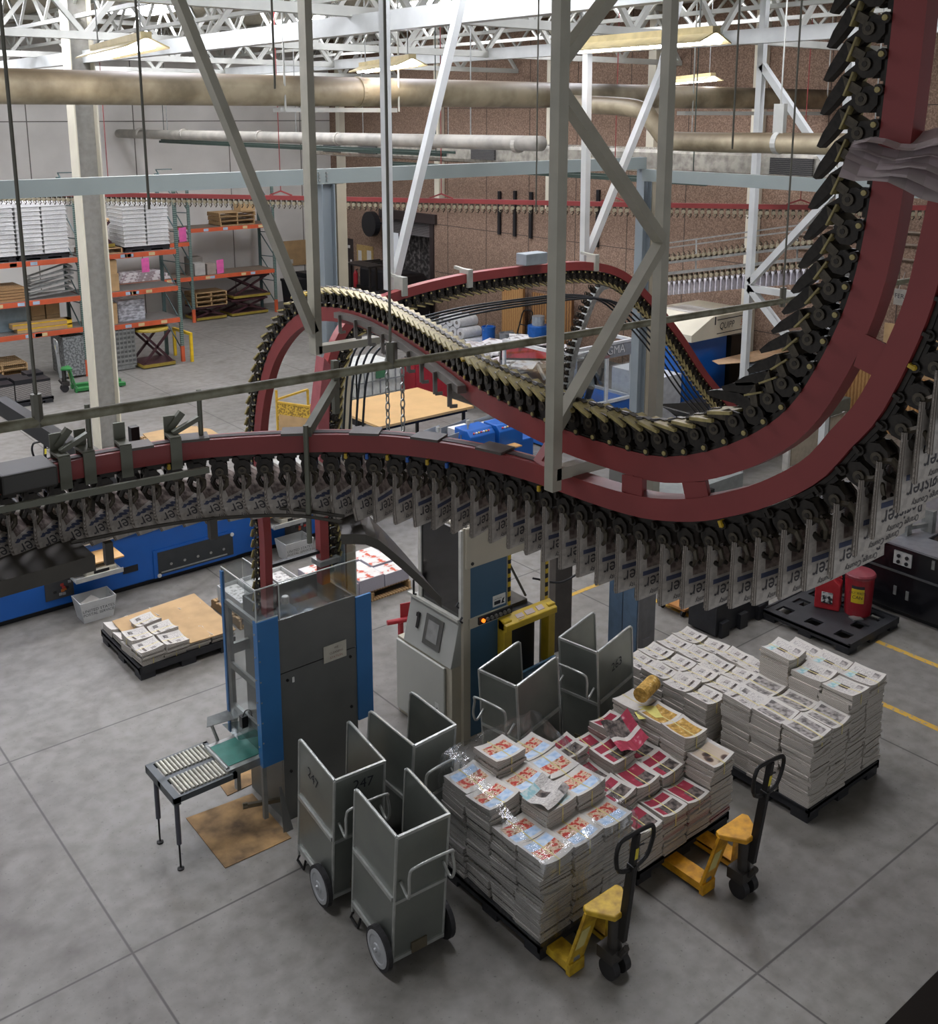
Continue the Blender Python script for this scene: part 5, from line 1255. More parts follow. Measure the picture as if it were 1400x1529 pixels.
# a black-handled jack behind the blue machine, upper left
jk = jack(4.9, 17.3, 'dark pallet jack whose black handle shows above the drive at the left edge', .05, M('jack_dark', '#33353a', .45))
# black beam at far left, running back below the pipe
one(MB().bar((1.8, 4.75, 4.62), (1.77, 6.9, 4.6), .07, .1).bar((1.8, 4.75, 4.62), (1.8, 4.75, 4.95), .04), 'support_beam', M('black_beam', '#2b2b2c', .45, .3), 'dark square beam sloping away at the left edge behind the lower track', 'beam', (1.8, 4.75, 4.62))
# guide plates under the trailing papers
GP = M('guide_plate_dark', '#4f4b44', .4, .35, var=.15, scale=5)
r = thing('paper_guide', 'dark sheet-metal guide under the papers at the left end of the lower track', 'guide', (.6, 4.25, 4.5))
m = MB(); m.obox((.95, 4.40, 4.565), (.45, 0, .008), (0, .16, 0), (0, 0, .004)); m.obox((.95, 4.24, 4.535), (.45, 0, .008), (0, .004, 0), (0, 0, .035)); m.build('plate', GP, r)
for P5 in ([(1.35, 4.56, 4.565), (1.75, 4.54, 4.57), (2.1, 4.4, 4.57), (2.32, 4.2, 4.57), (2.48, 3.98, 4.56)], [(1.35, 4.38, 4.6), (1.75, 4.37, 4.58), (2.05, 4.3, 4.565), (2.3, 4.14, 4.56), (2.45, 3.95, 4.55)]):
    m = MB(); m.tube(spline(P5, 5), .009, 8); m.build('guide_rod', GP, r)
for x, y in ((1.5, 4.56), (1.98, 4.47)): MB().bar((x, y, 4.57), (x, y-.1, 4.88), .02).build('hanger_strap', GP, r)
for x, y in ((1.5, 4.36), (1.98, 4.33)): MB().bar((x, y, 4.47), (x, y, 4.57), .035).build('rod_bracket', GP, r)
m = MB(); N = 8; T = []
for i in range(N+1):
    a = i/N*1.1; c = Vector((2.45+.42*math.sin(a)*.9, 4.06-.35*(1-math.cos(a))-.12*a, 4.52-.05*a-.33*max(0, a-.35)))
    T.append((c+Vector((-.02, -.13, -.02)), c+Vector((.12, .16, .02-.1*a))))
for i in range(N): m.add([T[i][0], T[i+1][0], T[i+1][1], T[i][1]], [(0, 1, 2, 3)])
for i in range(N): m.add([T[i][0], T[i+1][0], T[i+1][0]-Z*.05, T[i][0]-Z*.05], [(3, 2, 1, 0)])
m.build('curved_chute', GP, r)

# ---------------------------------------------------------------- hangers of pale square tube round the loop
TUBEG = M('square_tube_grey', '#b0ac9c', .45, var=.1, scale=6)
m = MB(); w_ = .05
for a, b_ in (((2.84, 2.95, 4.90), (2.84, 2.95, 8.95)), ((2.84, 2.95, 4.97), (3.72, 2.95, 4.95)), ((3.75, 3.2, 4.2), (3.75, 3.2, 8.95)), ((2.86, 2.97, 6.49), (3.73, 3.19, 5.84)), ((3.73, 3.19, 5.82), (2.86, 2.97, 5.15)), ((2.86, 2.97, 6.6), (3.73, 3.19, 7.25))): m.bar(a, b_, w_, w_)
one(m, 'steel_hanger', TUBEG, 'pale grey square-tube frame at centre holding up the double red track', 'frame', (2.84, 2.95, 4.89))
m = MB()
for a, b_ in (((3.47, 5.86, 4.87), (3.47, 5.86, 8.95)), ((3.47, 5.86, 4.9), (3.95, 5.86, 4.9)), ((3.45, 5.86, 5.02), (2.35, 5.86, 7.8))): m.bar(a, b_, .085, .05)
one(m, 'steel_hanger', TUBEG, 'pale grey steel drop frame with a long slanting brace beside the red arch', 'frame', (3.47, 5.86, 4.87))

# ================================================================ pallet racks at the back left
ORNG = M('rack_orange', '#c65a36', .45, var=.1, scale=4)
POSTG = Pattern('rack_post_green_punched', '#3f5450', '#77897f', kind='wavez', sc=6, p0=.44, p1=.56, rough=.5)
POSTB = M('rack_post_green', '#4a605e', .5)
WIRE = Pattern('wire_deck', '#4e4a47', '#8f8c86', kind='wavex', sc=9, p0=.4, p1=.6, rough=.5)
DECKB = M('rack_deck_brown', '#6d5f50', .7)
def rack(label, xs, y0, dep, H, levels, deck, loc, lab=True):
    r = thing('pallet_rack', label, 'rack', loc)
    for x in xs:
        m = MB(); m.box(x-.04, x+.04, y0, y0+.07, .25, H); m.build('upright', POSTG, r)
        MB().box(x-.045, x+.045, y0-.005, y0+.075, 0, .42).build('post_guard', ORNG, r)
        MB().box(x-.04, x+.04, y0+dep-.07, y0+dep, 0, H).build('upright', POSTB, r)
        m = MB(); z = .3
        while z < H-.6: m.bar((x, y0+.05, z), (x, y0+dep-.05, z+.7), .025); m.bar((x, y0+dep-.05, z+.7), (x, y0+.05, z+.75), .025); z += .8
        m.build('brace', POSTB, r)
    for i in range(len(xs)-1):
        for z in levels[i]:
            b_ = MB().box(xs[i]+.04, xs[i+1]-.04, y0-.01, y0+.04, z-.12, z).build('beam', ORNG, r)
            MB().box(xs[i]+.04, xs[i+1]-.04, y0+dep-.04, y0+dep, z-.12, z).build('beam', ORNG, r)
            MB().box(xs[i]+.04, xs[i+1]-.04, y0+.03, y0+dep-.03, z-.01, z+.012).build('deck', deck, r)
            if lab:
                m = MB(); rr = random.Random(int(z*100)+i)
                for k in range(4): xx = xs[i]+.3+rr.random()*(xs[i+1]-xs[i]-.7); m.box(xx, xx+.16, y0-.014, y0-.01, z-.1, z-.02, k % 2)
                m.build('location_label', [M('label_blue', '#9fb6c6', .5), M('label_ivory', '#cbb98a', .5)], b_)
    return r
rack('orange and green pallet rack nearest the cream column, stacked with wrapped mail trays', (6.2, 8.77, 11.31), 25.93, 1.1, 4.9, ((1.26, 2.05, 3.0), (1.2, 2.04, 3.0)), WIRE, (6.2, 25.93, 0), True)
rack('farther orange and green pallet rack against the white wall', (10.9, 13.86, 16.78), 30.76, 1.05, 4.2, ((1.45, 2.55), (1.45, 2.95)), DECKB, (10.9, 30.76, 0), True)
def crate_box(x0, x1, y0, y1, z0, z1, name, mat, label, cat, group=None, bevel=0): return one(MB().box(x0, x1, y0, y1, z0, z1), name, mat, label, cat, (x0, y0, z0), group, bevel=bevel)
# loads of nested mail trays in film
TRAYM = Pattern('nested_tray_white', '#c6c6c3', '#efefec', kind='wavez', sc=10, p0=.3, p1=.55, rough=.5)
WRAP = Clear('load_film', '#fafafa', .05, .25, .9, 5)
def tray_load(xc, label, g, zz=3.012, nl=12):
    x0 = xc-.6
    pallet(x0, x0+1.2, 26.0, 27.0, 'black pallet under the %s' % label, PBLK, .12).location.z = zz
    tm = MB(); tm.add([(-.29, -.5, 0), (.29, -.5, 0), (.29, .5, 0), (-.29, .5, 0), (-.275, -.485, .1), (.275, -.485, .1), (.275, .485, .1), (-.275, .485, .1)], [(3, 2, 1, 0), (4, 5, 6, 7), (0, 1, 5, 4), (1, 2, 6, 5), (2, 3, 7, 6), (3, 0, 4, 7)]); tm.box(-.3, .3, -.51, .51, .0, .02)
    o = tm.build('mail_tray', TRAYM, at=(0, 0, 0)); me = o.data; bpy.data.objects.remove(o)
    for c in range(2):
        for k in range(nl):
            o = bpy.data.objects.new('mail_tray', me); COL.objects.link(o); o.location = (xc-.305+.61*c, 26.5, zz+.135+.102*k)
            tag(o, 'nested white mail tray in the %s' % label, 'mail tray', 'trays in the '+label)
    m = MB(); h = zz+.16+.102*nl; m.box(x0-.03, x0+1.23, 25.965, 27.04, zz+.1, h); one(m, 'stretch_wrap', WRAP, 'clear film wrapped round the '+label, 'plastic wrap', (x0, 26, zz+.1))
tray_load(7.98, 'wrapped tray load left of the cream column', 'a'); tray_load(6.75, 'wrapped tray load at the left picture edge', 'b'); tray_load(10.55, 'wrapped tray load right of the cream column', 'c', nl=11)
# shelf contents
PALW = Pattern('plywood_edge', '#7d6040', '#b08a5c', kind='wavez', sc=12, rough=.8)
for k in range(5): crate_box(6.3, 7.45, 26.0, 26.9, 2.06+.07*k, 2.12+.07*k, 'plywood_sheet', PALW, 'brown plywood sheet in the pile at the far left of the middle rack shelf', 'plywood', 'plywood sheets on the rack')
for k in range(6):
    a = Vector((7.55+.03*k, 26.0+.02*k, 2.12+.085*k)); b_ = Vector((8.6+.01*k, 26.05+.1*(k % 2), 2.2+.09*k+.05*(k % 3)))
    m = MB(); m.bar(a, b_, .05, .04); m.bar(a+Vector((0, .5, 0)), b_+Vector((0, .5, .03)), .05, .04); m.bar(a, a+Vector((0, .5, 0)), .04); m.bar(b_, b_+Vector((0, .5, .03)), .05); one(m, 'folding_stand', GALV, 'steel folding frame piled on the middle rack shelf, %s' % ('lowest', 'second from below', 'third from below', 'third from top', 'second from top', 'topmost')[k], 'frame', a)
for k, (z0, z1, x0) in enumerate(((1.275, 1.38, 7.2), (1.385, 1.5, 7.1))):
    o = crate_box(x0, 8.5, 26.0, 26.3, z0, z1, 'long_carton', CARD, ('long carton with yellow tape lying on the lower left rack shelf, lower one', 'long carton with yellow tape lying on the lower left rack shelf, upper one')[k], 'carton')
    m = MB(); m.box(x0, 8.5, 25.994, 26.0, z1-.03, z1); m.box(8.38, 8.504, 25.994, 26.3, z0, z1); m.build('yellow_tape', M('tape_yellow', '#d8b02a', .4), o)
for k in range(4): crate_box(7.7+.36*(k % 2), 8.03+.36*(k % 2), 26.5, 26.85, 1.28+.28*(k//2), 1.55+.28*(k//2), 'carton', CARD, 'brown carton at the back of the lower left rack shelf, %s' % ('lower left', 'lower right', 'upper left', 'upper right')[k], 'carton')
crate_box(6.9, 7.6, 26.4, 26.95, 1.28, 1.9, 'grey_bin', M('bin_blue_grey', '#7b8b90', .4), 'blue-grey plastic bin at the back of the lower left rack shelf', 'bin')
crate_box(9.75, 10.45, 26.2, 26.9, 1.215, 1.75, 'wrapped_block', Pattern('silver_film', '#85868a', '#c9cbd0', scale=(1, 1, 2.5), sc=7, p0=.4, p1=.6, rough=.3), 'silver film-wrapped block on the lower right rack shelf', 'package')
crate_box(9.25, 9.65, 26.0, 26.4, 1.215, 1.75, 'carton', CARD, 'brown carton beside the silver wrapped block', 'carton')
crate_box(9.3, 9.75, 26.0, 26.4, 2.055, 2.5, 'carton', CARD, 'brown carton on the middle right rack shelf, lower of two', 'carton')
o = crate_box(9.32, 9.72, 26.0, 26.38, 2.505, 2.85, 'carton', CARD, 'tilted brown carton on the middle right rack shelf, upper of two', 'carton')
wood_pallet(9.0, 9.9, 26.0, 26.9, 'pale wooden pallet on the top rack shelf beside the cream column', 3.012)
def scissor(x0, x1, y0, y1, z, h, label, round_top=False, top=None, base=None):
    r = thing('scissor_lift', label, 'lift table', (x0, y0, z)); A = base or M('scissor_maroon', '#3d2024', .45)
    MB().box(x0, x1, y0, y1, z+.02, z+.12).build('base', A, r)
    m = MB(); m.box(x0, x1, y0-.012, y0, z+.03, z+.11); m.box(x0-.012, x0, y0, y1, z+.03, z+.11); m.split('yellow_edge', M('edge_yellow', '#8f7d30', .5), r)
    for y in (y0+.1, y1-.1):
        m = MB(); m.bar((x0+.06, y, z+.12), (x1-.06, y, z+h-.06), .05, .06); m.build('scissor_arm', A, r)
        m = MB(); m.bar((x1-.06, y, z+.12), (x0+.06, y, z+h-.06), .05, .06); m.build('scissor_arm', A, r)
    m = MB()
    for x in (x0+.12, (x0+x1)/2, x1-.12): m.cyl((x, y0+.1, z+.03), (x, y1-.1, z+.03), .03, 8)
    m.split('foot', BLACK, r)
    m = MB(); cx, cy = (x0+x1)/2, (y0+y1)/2
    if round_top: m.lathe([((x1-x0)*.52, h-.06), ((x1-x0)*.52, h-.02), ((x1-x0)*.5, h)], (cx, cy, z), 28)
    else: m.box(x0, x1, y0, y1, z+h-.06, z+h)
    m.build('top', top or A, r); return r
YTOP = M('dirty_yellow', '#a8933a', .5, var=.25, scale=5)
scissor(10.12, 10.98, 25.7, 26.6, 0, .99, 'maroon scissor lift with a round yellow top under the near rack', True, YTOP)
scissor(9.05, 9.75, 26.1, 26.8, 3.14, .72, 'small maroon scissor stand on the wooden pallet on the top rack shelf', True, CARD)
scissor(15.2, 16.5, 30.85, 31.7, 0, .55, 'dark scissor lift folded low under the far rack, right one')
scissor(15.3, 16.6, 30.85, 31.7, .56, .75, 'dark scissor lift half raised on top of the other under the far rack')
scissor(13.98, 15.0, 30.85, 31.7, 0, .45, 'dark scissor lift folded low under the far rack, left one')
for k in range(3): wood_pallet(13.98, 15.05, 30.85, 31.7, 'wooden pallet lying on the left low scissor lift, %s' % ('lowest', 'middle', 'topmost')[k], .46+.15*k)
for k in range(3): wood_pallet(14.95-.02*k, 16.15+.02*k, 30.85, 31.7, 'wooden crate pallet on the top far rack shelf, %s' % ('lowest', 'middle', 'topmost')[k], 2.965+.14*k, group='wooden crates on the far rack')
crate_box(15.7, 16.2, 30.9, 31.4, 3.39, 3.65, 'carton', CARD, 'brown carton on top of the wooden crates on the far rack', 'carton')
PINK = M('pink_paper', '#d35c9a', .7)
for x, z, zz, lb in ((16.5, 2.96, 0, 'pink paper sheet at the right end of the top far rack shelf'), (13.55, 2.56, 0, 'pink paper sheet on the upper left shelf of the far rack'), (14.75, 1.46, 0, 'pink paper sheet beside the cartons on the lower far rack shelf'), (12.3, 1.72, 0, 'pink paper sheet on the lower left shelf of the far rack')):
    one(MB().obox((x+.12, 30.86, z+.225), (.12, 0, .01), (0, .004, .02), (0, 0, .2)), 'pink_sheet', PINK, lb, 'paper', (x, 30.86, z))
crate_box(14.0, 14.35, 30.85, 31.2, 1.465, 1.85, 'carton', M('carton_white_printed', '#a9a69e', .8), 'white printed carton on the lower far rack shelf', 'carton')
crate_box(14.0, 14.45, 31.22, 31.6, 1.465, 2.0, 'carton', M('carton_grey_brown', '#7d766c', .8), 'grey-brown carton behind the white one on the far rack', 'carton')
crate_box(14.42, 14.72, 30.85, 31.2, 1.465, 1.8, 'carton', M('carton_taupe', '#93877c', .8), 'taupe carton between the white carton and the pink sheet', 'carton')
crate_box(13.15, 13.5, 30.85, 31.2, 2.565, 2.95, 'carton', M('carton_taupe', '#93877c', .8), 'taupe carton on the upper left shelf of the far rack', 'carton')
for k in range(3): crate_box(11.6+.05*k, 13.2-.1*k, 30.85, 31.5, 1.465+.09*k, 1.55+.09*k, 'magazine_pack', Pattern('pack_mixed', '#8d7f80', '#c9c4c2', sc=8), 'flat pack of magazines on the lower left shelf of the far rack, %s' % ('lowest', 'middle', 'topmost')[k], 'magazines')
# rack foot things
r = thing('wire_container', 'folding grey wire container under the near rack', 'container', (9.42, 25.95, 0))
m = MB()
for k in range(9): z = .15+.12*k; m.box(9.42, 10.05, 25.95, 25.965, z, z+.05); m.box(9.42, 9.435, 25.95, 26.7, z, z+.05)
for k in range(7): x = 9.42+.1*k; m.box(x, x+.02, 25.94, 25.95, .12, 1.15)
m.split('wire_panel', GALV, r); MB().box(9.44, 10.03, 25.98, 26.7, .12, 1.1).build('folded_panel', M('wire_grey', '#70726f', .5), r)
m = MB(); m.bar((9.5, 26.0, .06), (10.0, 26.0, .06), .08); m.cyl((9.95, 26.0, .05), (9.95, 26.06, .05), .05, 10); m.cyl((9.5, 26.0, .05), (9.5, 26.06, .05), .05, 10); m.box(9.42, 10.05, 25.95, 26.7, .09, .13); m.build('caster_base', GALV, r)
r = thing('guard_rail', 'bright yellow steel guard rail at the end of the near rack', 'rail', (11.48, 25.78, 0))
YR = M('safety_yellow', '#e0bb22', .4); m = MB(); m.bar((11.48, 25.78, 0), (11.48, 25.78, .78), .07); m.bar((11.44, 26.75, 0), (11.44, 26.75, .78), .07); m.split('post', YR, r); MB().bar((11.48, 25.75, .75), (11.44, 26.78, .75), .07).build('top_rail', YR, r)
one(MB().obox((8.5, 26.45, .55), (.01, .5, 0), (.26, 0, 0), (0, 0, .5)), 'mesh_screen', Pattern('wire_mesh_grey', '#5d5f5e', '#8b8e8c', sc=20), 'grey wire mesh panel standing under the left bay of the near rack', 'panel', (8.3, 26, 0.05))
gj = jack(0, 0, 'green pallet jack with long grey handle standing in the aisle by the racks', 0, M('jack_green', '#2f7a3e', .45), M('handle_grey', '#9a9c9a', .4, .3)); gj.location = (8.05, 24.75, 0); gj.rotation_euler = (0, 0, -PI/2-.12)
for k in range(4): wood_pallet(6.2, 7.35, 25.95, 27.0, 'worn wooden pallet in the pile at the left picture edge, %s' % ('lowest', 'second', 'third', 'topmost')[k], .0+.145*k)
pallet(6.05, 7.3, 24.0, 25.0, 'black pallet holding dark strapped bundles at the left picture edge', PBLK, .13)
DKB = Pattern('dark_bundle', '#2b2827', '#a09b94', kind='wavez', sc=14, p0=.5, p1=.62)
for i in range(3):
    for j in range(2): one(MB().box(6.1+.4*i, 6.47+.4*i, 24.04+.47*j, 24.47+.47*j, .145, .5).box(6.1+.4*i, 6.47+.4*i, 24.04+.47*j, 24.47+.47*j, .5, .56+.05*((i+j) % 2), 1), 'strapped_bundle', [DKB, BLACK], 'dark-topped strapped bundle on the black pallet at left, %s %s' % (('front', 'rear')[j], ('left', 'middle', 'right')[i]), 'bundle', (6.1+.4*i, 24.04+.47*j, .145))

# ================================================================ along the white and brown walls
one(MB().box(17.9, 18.95, 32.465, 32.499, 1.22, 2.1).box(18.3, 18.42, 32.46, 32.465, 1.3, 1.45, 1), 'notice_board', [CARD, BLANK], 'tan board on the white wall between the racks and the corner', 'board', (17.9, 32.45, 1.22))
for i, (x, y, w_, h) in enumerate(((17.0, 30.2, .6, 1.1), (17.7, 30.4, .7, 1.25), (18.5, 30.6, .6, 1.0))):
    r = thing('waste_bin', 'black wheeled bin near the white wall, %s' % ('left one', 'middle one', 'right one')[i], 'bin', (x, y, 0), 0, 'black bins by the white wall')
    m = MB(); m.add([(x+.05, y+.05, .06), (x+w_-.05, y+.05, .06), (x+w_-.05, y+.55, .06), (x+.05, y+.55, .06), (x, y, h-.08), (x+w_, y, h-.08), (x+w_, y+.6, h-.08), (x, y+.6, h-.08)], [(3, 2, 1, 0), (4, 5, 6, 7), (0, 1, 5, 4), (1, 2, 6, 5), (2, 3, 7, 6), (3, 0, 4, 7)]); m.build('body', BLACK, r)
    MB().box(x-.02, x+w_+.02, y-.02, y+.62, h-.08, h).build('lid', BLACK, r)
    for xx in (x+.1, x+w_-.1): MB().cyl((xx-.02, y+.4, .06), (xx+.02, y+.4, .06), .06, 10).build('wheel', RUB, r)
r = thing('stand_up_forklift', 'black stand-up forklift parked beside the dock door', 'forklift', (16.9, 25.4, 0))
MB().box(17.0, 17.9, 25.5, 26.5, .1, 1.15).build('body', M('forklift_dark', '#2d2e30', .4), r, bevel=.05)
m = MB()
for x, y in ((17.0, 25.5), (17.9, 25.5), (17.0, 26.5), (17.9, 26.5)): m.bar((x, y, 1.1), (x, y, 2.05), .06)
m.split('guard_post', BLACKM, r)
m = MB(); m.box(16.85, 17.45, 25.35, 26.65, 2.05, 2.1)
for k in range(5): m.bar((17.45, 25.4+.3*k, 2.07), (18.1, 25.4+.3*k, 2.07), .08, .05)
m.build('overhead_guard', BLACKM, r)
m = MB(); m.tube([Vector((17.35, 25.4, 1.25))+Vector((.14*math.cos(a), .03*math.sin(a), .1*math.sin(a))) for a in [2*PI*i/12 for i in range(12)]], .015, 6, closed=True); m.build('steering_wheel', BLACK, r)
for x in (17.15, 17.75): MB().cyl((x-.06, 25.7, .14), (x+.06, 25.7, .14), .14, 14).build('wheel', RUB, r)
one(MB().cyl((18.2, 25.2, 0), (18.2, 25.2, 1.1), .09, 14), 'bollard', YR, 'yellow post bollard beside the forklift', 'bollard', (18.2, 25.2, 0))
o = thing('fire_extinguisher', 'red fire extinguisher on the brown wall by the dark door', 'fire extinguisher', (20.0, 30.9, .5))
MB().lathe([(.075, .0), (.08, .05), (.08, .48), (.04, .56), (.03, .6)], (20.0, 30.9, .5), 14).build('cylinder', REDS, o); MB().bar((20.0, 30.9, 1.08), (20.0, 30.78, 1.14), .03).build('valve', BLACK, o); MB().box(20.07, 20.1, 30.85, 30.95, .6, .95).build('wall_bracket', GALV, o)
one(MB().box(20.07, 20.098, 29.9, 30.9, 1.35, 2.0, 0).box(20.06, 20.07, 30.6, 30.8, 1.45, 1.8, 1).box(20.06, 20.07, 30.0, 30.25, 1.5, 1.85, 1), 'notice_board', [M('cork_tan', '#a58a55', .8), BLANK], 'cork notice board with papers on the brown wall by the dark door', 'board', (20.06, 29.9, 1.35))
r = thing('wall_fan', 'round black fan fixed high beside the dock door', 'fan', (19.8, 29.35, 2.75))
MB().cyl((19.55, 29.35, 2.85), (19.75, 29.35, 2.85), .42, 24).build('drum', BLACK, r); MB().bar((19.75, 29.35, 2.85), (20.09, 29.35, 2.85), .06).build('wall_arm', BLACKM, r)
r = thing('waste_compactor', 'black rounded waste compactor before the dock door', 'compactor', (18.9, 26.2, 0))
m = MB(); m.prism([(0, 0), (1.1, 0), (1.1, 1.3), (.9, 1.55), (0, 1.6)], (18.7, 26.3, 0), (1, 0, 0), (0, 0, 1), (0, 2.4, 0)); m.build('body', BLACK, r, bevel=.08); MB().box(18.6, 18.72, 26.3, 28.7, .9, 1.0).build('push_bar', BLACKM, r)
# bin of dark scrap seen through the dock door
one(MB().box(20.8, 21.0, 26.3, 29.4, 0, 3.4), 'trailer_load', Pattern('dark_scrap', '#1f1c1a', '#6f6a66', sc=7, p0=.45, p1=.7), 'dark heap of scrap paper behind the open dock door', 'load', (20.8, 26.3, 0))
# wrap rolls, plywood, buckets, drum
ROLLW = M('film_roll_white', '#c3c5c4', .3, var=.1, scale=14); k = 0
for j in range(3):
    for i in range(5-j):
        y = 23.55-.33*i-.165*j; z = .165+.29*j; r = thing('film_roll', 'white roll of film in the pile before the plywood sheets', 'roll', (17.9, y, z), 0, 'film rolls in the pile')
        MB().cyl((17.9, y, z), (18.55, y, z), .16, 18).build('film', ROLLW, r); MB().cyl((17.892, y, z), (18.56, y, z), .055, 12).build('core', M('core_grey', '#6f6c66', .7), r)
PLY = Pattern('plywood', '#9b6f3f', '#bf935c', kind='wavey', sc=4, p0=.2, p1=.8, rough=.7)
one(MB().box(19.6, 19.68, 21.7, 22.6, .0, 1.75), 'plywood_sheet', PLY, 'orange plywood sheet standing right of the white film rolls', 'plywood', (19.6, 21.7, 0))
one(MB().box(19.75, 19.83, 19.9, 21.5, .0, 1.55), 'plywood_sheet', Pattern('panel_boards', '#6d4a2a', '#9c7242', kind='wavey', sc=3.2, rough=.7), 'brown board panel standing behind the buckets', 'plywood', (19.75, 19.9, 0))
def bucket(x, y, z, rr, h, mat, label, lid=False):
    r = thing('bucket', label, 'bucket', (x, y, z)); MB().lathe([(rr*.9, 0), (rr, h), (rr*1.06, h), (rr*1.06, h+.03), (rr*.97, h+.03), (rr*.97, h-.02)], (x, y, z), 18).build('body', mat, r)
    m = MB(); m.tube([(x-rr, y, z+h*.9), (x-rr*.6, y-rr*.5, z+h*1.2), (x+rr*.6, y-rr*.5, z+h*1.2), (x+rr, y, z+h*.9)], .01, 6); m.build('bail', GALV, r); return r
BKB = M('bucket_blue', '#1f5fae', .4); BKG = M('bucket_grey', '#8d9092', .4, .3)
bucket(18.55, 21.95, 0, .19, .62, BKB, 'tall blue bucket in front of the board panel'); bucket(18.75, 21.4, 0, .21, .5, BKG, 'grey metal pail right of the blue bucket')
r = thing('drum', 'blue steel drum behind the newspaper table', 'drum', (18.9, 20.3, 0)); MB().lathe([(.29, 0), (.29, .3), (.3, .31), (.3, .33), (.29, .34), (.29, .88), (.27, .9)], (18.9, 20.3, 0), 22).build('body', BKB, r); MB().cyl((18.9, 20.3, .9), (18.9, 20.3, 1.15), .17, 14).build('clear_jar', M('jar_grey', '#9aa2a6', .3), r)
r = thing('hand_truck', 'black two-wheeled hand truck leaning by the grey pail', 'hand truck', (18.6, 20.9, 0))
m = MB(); m.tube(spline([(18.7, 20.75, .1), (18.95, 20.75, .8), (19.1, 20.75, 1.15), (19.1, 21.1, 1.15), (18.95, 21.1, .8), (18.7, 21.1, .1)], 4), .02, 6)
for z in (.3, .55, .8): m.bar((18.7+.3*z, 20.75, z), (18.7+.3*z, 21.1, z), .025)
m.build('frame', BLACKM, r); MB().cyl((18.8, 20.68, .12), (18.8, 20.72, .12), .12, 14).build('wheel', RUB, r); MB().cyl((18.8, 21.13, .12), (18.8, 21.17, .12), .12, 14).build('wheel', RUB, r)
r = thing('pump_skid', 'small blue and red pump set beside the film rolls', 'pump', (17.2, 23.2, 0))
MB().box(16.6, 17.7, 23.0, 23.9, .0, .15).build('skid_base', BLACK, r); MB().cyl((17.3, 23.5, .15), (17.3, 23.5, .75), .12, 14).build('tank', BKB, r); MB().cyl((17.0, 23.2, .3), (17.45, 23.2, .3), .13, 14).build('motor', REDS, r); MB().cyl((16.8, 23.6, .25), (17.1, 23.6, .25), .12, 12).build('motor', BKB, r)
pallet(16.9, 18.0, 21.9, 22.9, 'low black pallet with scrap boards before the film rolls', PBLK, .12)
for k in range(4): one(MB().obox((17.25+.1*k, 22.4+.06*k, .15+.02*k), (.28, .1*(k-1), 0), (-.03, .07, 0), (0, 0, .009)), 'scrap_board', WOODP, 'scrap board lying on the low black pallet, %s' % ('lowest', 'second', 'third', 'topmost')[k], 'board', (17.25, 22.4, .14+.02*k))
# newspaper sorting table
r = thing('sorting_table', 'grey table heaped with loose newspapers in front of the buckets', 'table', (14.4, 17.1, 0))
m = MB(); m.obox((16.1, 18.4, .78), (1.9, 0, 0), (0, 1.5, 0), (0, 0, .02)); m.build('table_top', M('table_top_grey', '#6b6a66', .5), r)
for x in (14.4, 17.8):
    for y in (17.1, 19.7): MB().bar((x, y, 0), (x, y, .76), .07).build('leg', BLACKM, r)
rr = random.Random(11)
LOOSE = [Pattern('loose_news_a', '#8d8a88', '#d9d8d6', sc=7, p0=.38, p1=.5), Pattern('loose_news_b', '#a59a96', '#cdcbc9', sc=9, p0=.4, p1=.5), Pattern('loose_news_c', '#7a6a66', '#d2d0ce', sc=5, p0=.36, p1=.46)]
pos = ['front left corner', 'front edge, second', 'front edge, third', 'front right corner', 'second row, first', 'second row, second', 'second row, third', 'second row, fourth', 'third row, first', 'third row, second', 'third row, third', 'third row, fourth', 'back row, first', 'back row, second', 'back row, third', 'back row, fourth']
for k in range(16):
    x = 14.75+.85*(k % 4)+rr.uniform(-.12, .12); y = 17.3+.68*(k//4)+rr.uniform(-.1, .1); h = rr.uniform(.05, .16); a = rr.uniform(-.6, .6); m = MB()
    for q in range(3): u = Vector((math.cos(a+.3*q), math.sin(a+.3*q), .06*(q-1))); v = Vector((-u.y, u.x, .05)); m.obox((x+.03*q, y-.04*q, .805+h*(q+.5)/3), u*.3, v*.24, (0, 0, h/6))
    one(m, 'newspaper_pile', LOOSE[k % 3], 'loose newspaper pile on the grey sorting table, %s' % pos[k], 'newspapers', (x, y, .8))
r = thing('lit_display', 'long red sign board on a thin stand over the sorting table', 'sign', (14.5, 16.3, 0))
a, b_ = Vector((14.5, 16.75, 1.4)), Vector((15.25, 15.72, 1.45)); u = (b_-a).normalized()
m = MB(); m.obox((a+b_)/2, (b_-a)/2, u.cross(Z)*.04, Z*.16); m.build('frame', BLACK, r)
nn = u.cross(Z); nn = -nn if nn.dot(Vector((-1, -1, 0))) < 0 else nn
m = MB(); m.obox((a+b_)/2+nn*.042, (b_-a)/2*.94, nn*.004, Z*.11); m.build('red_face', Pattern('red_display', '#8a1024', '#d3213f', scale=(1, 1, .5), sc=8, p0=.35, p1=.5, rough=.4), r)
m = MB(); m.bar((a.x, a.y, 0), a, .05); m.bar((b_.x, b_.y, 0), b_, .05); m.build('stand_post', GALV, r)
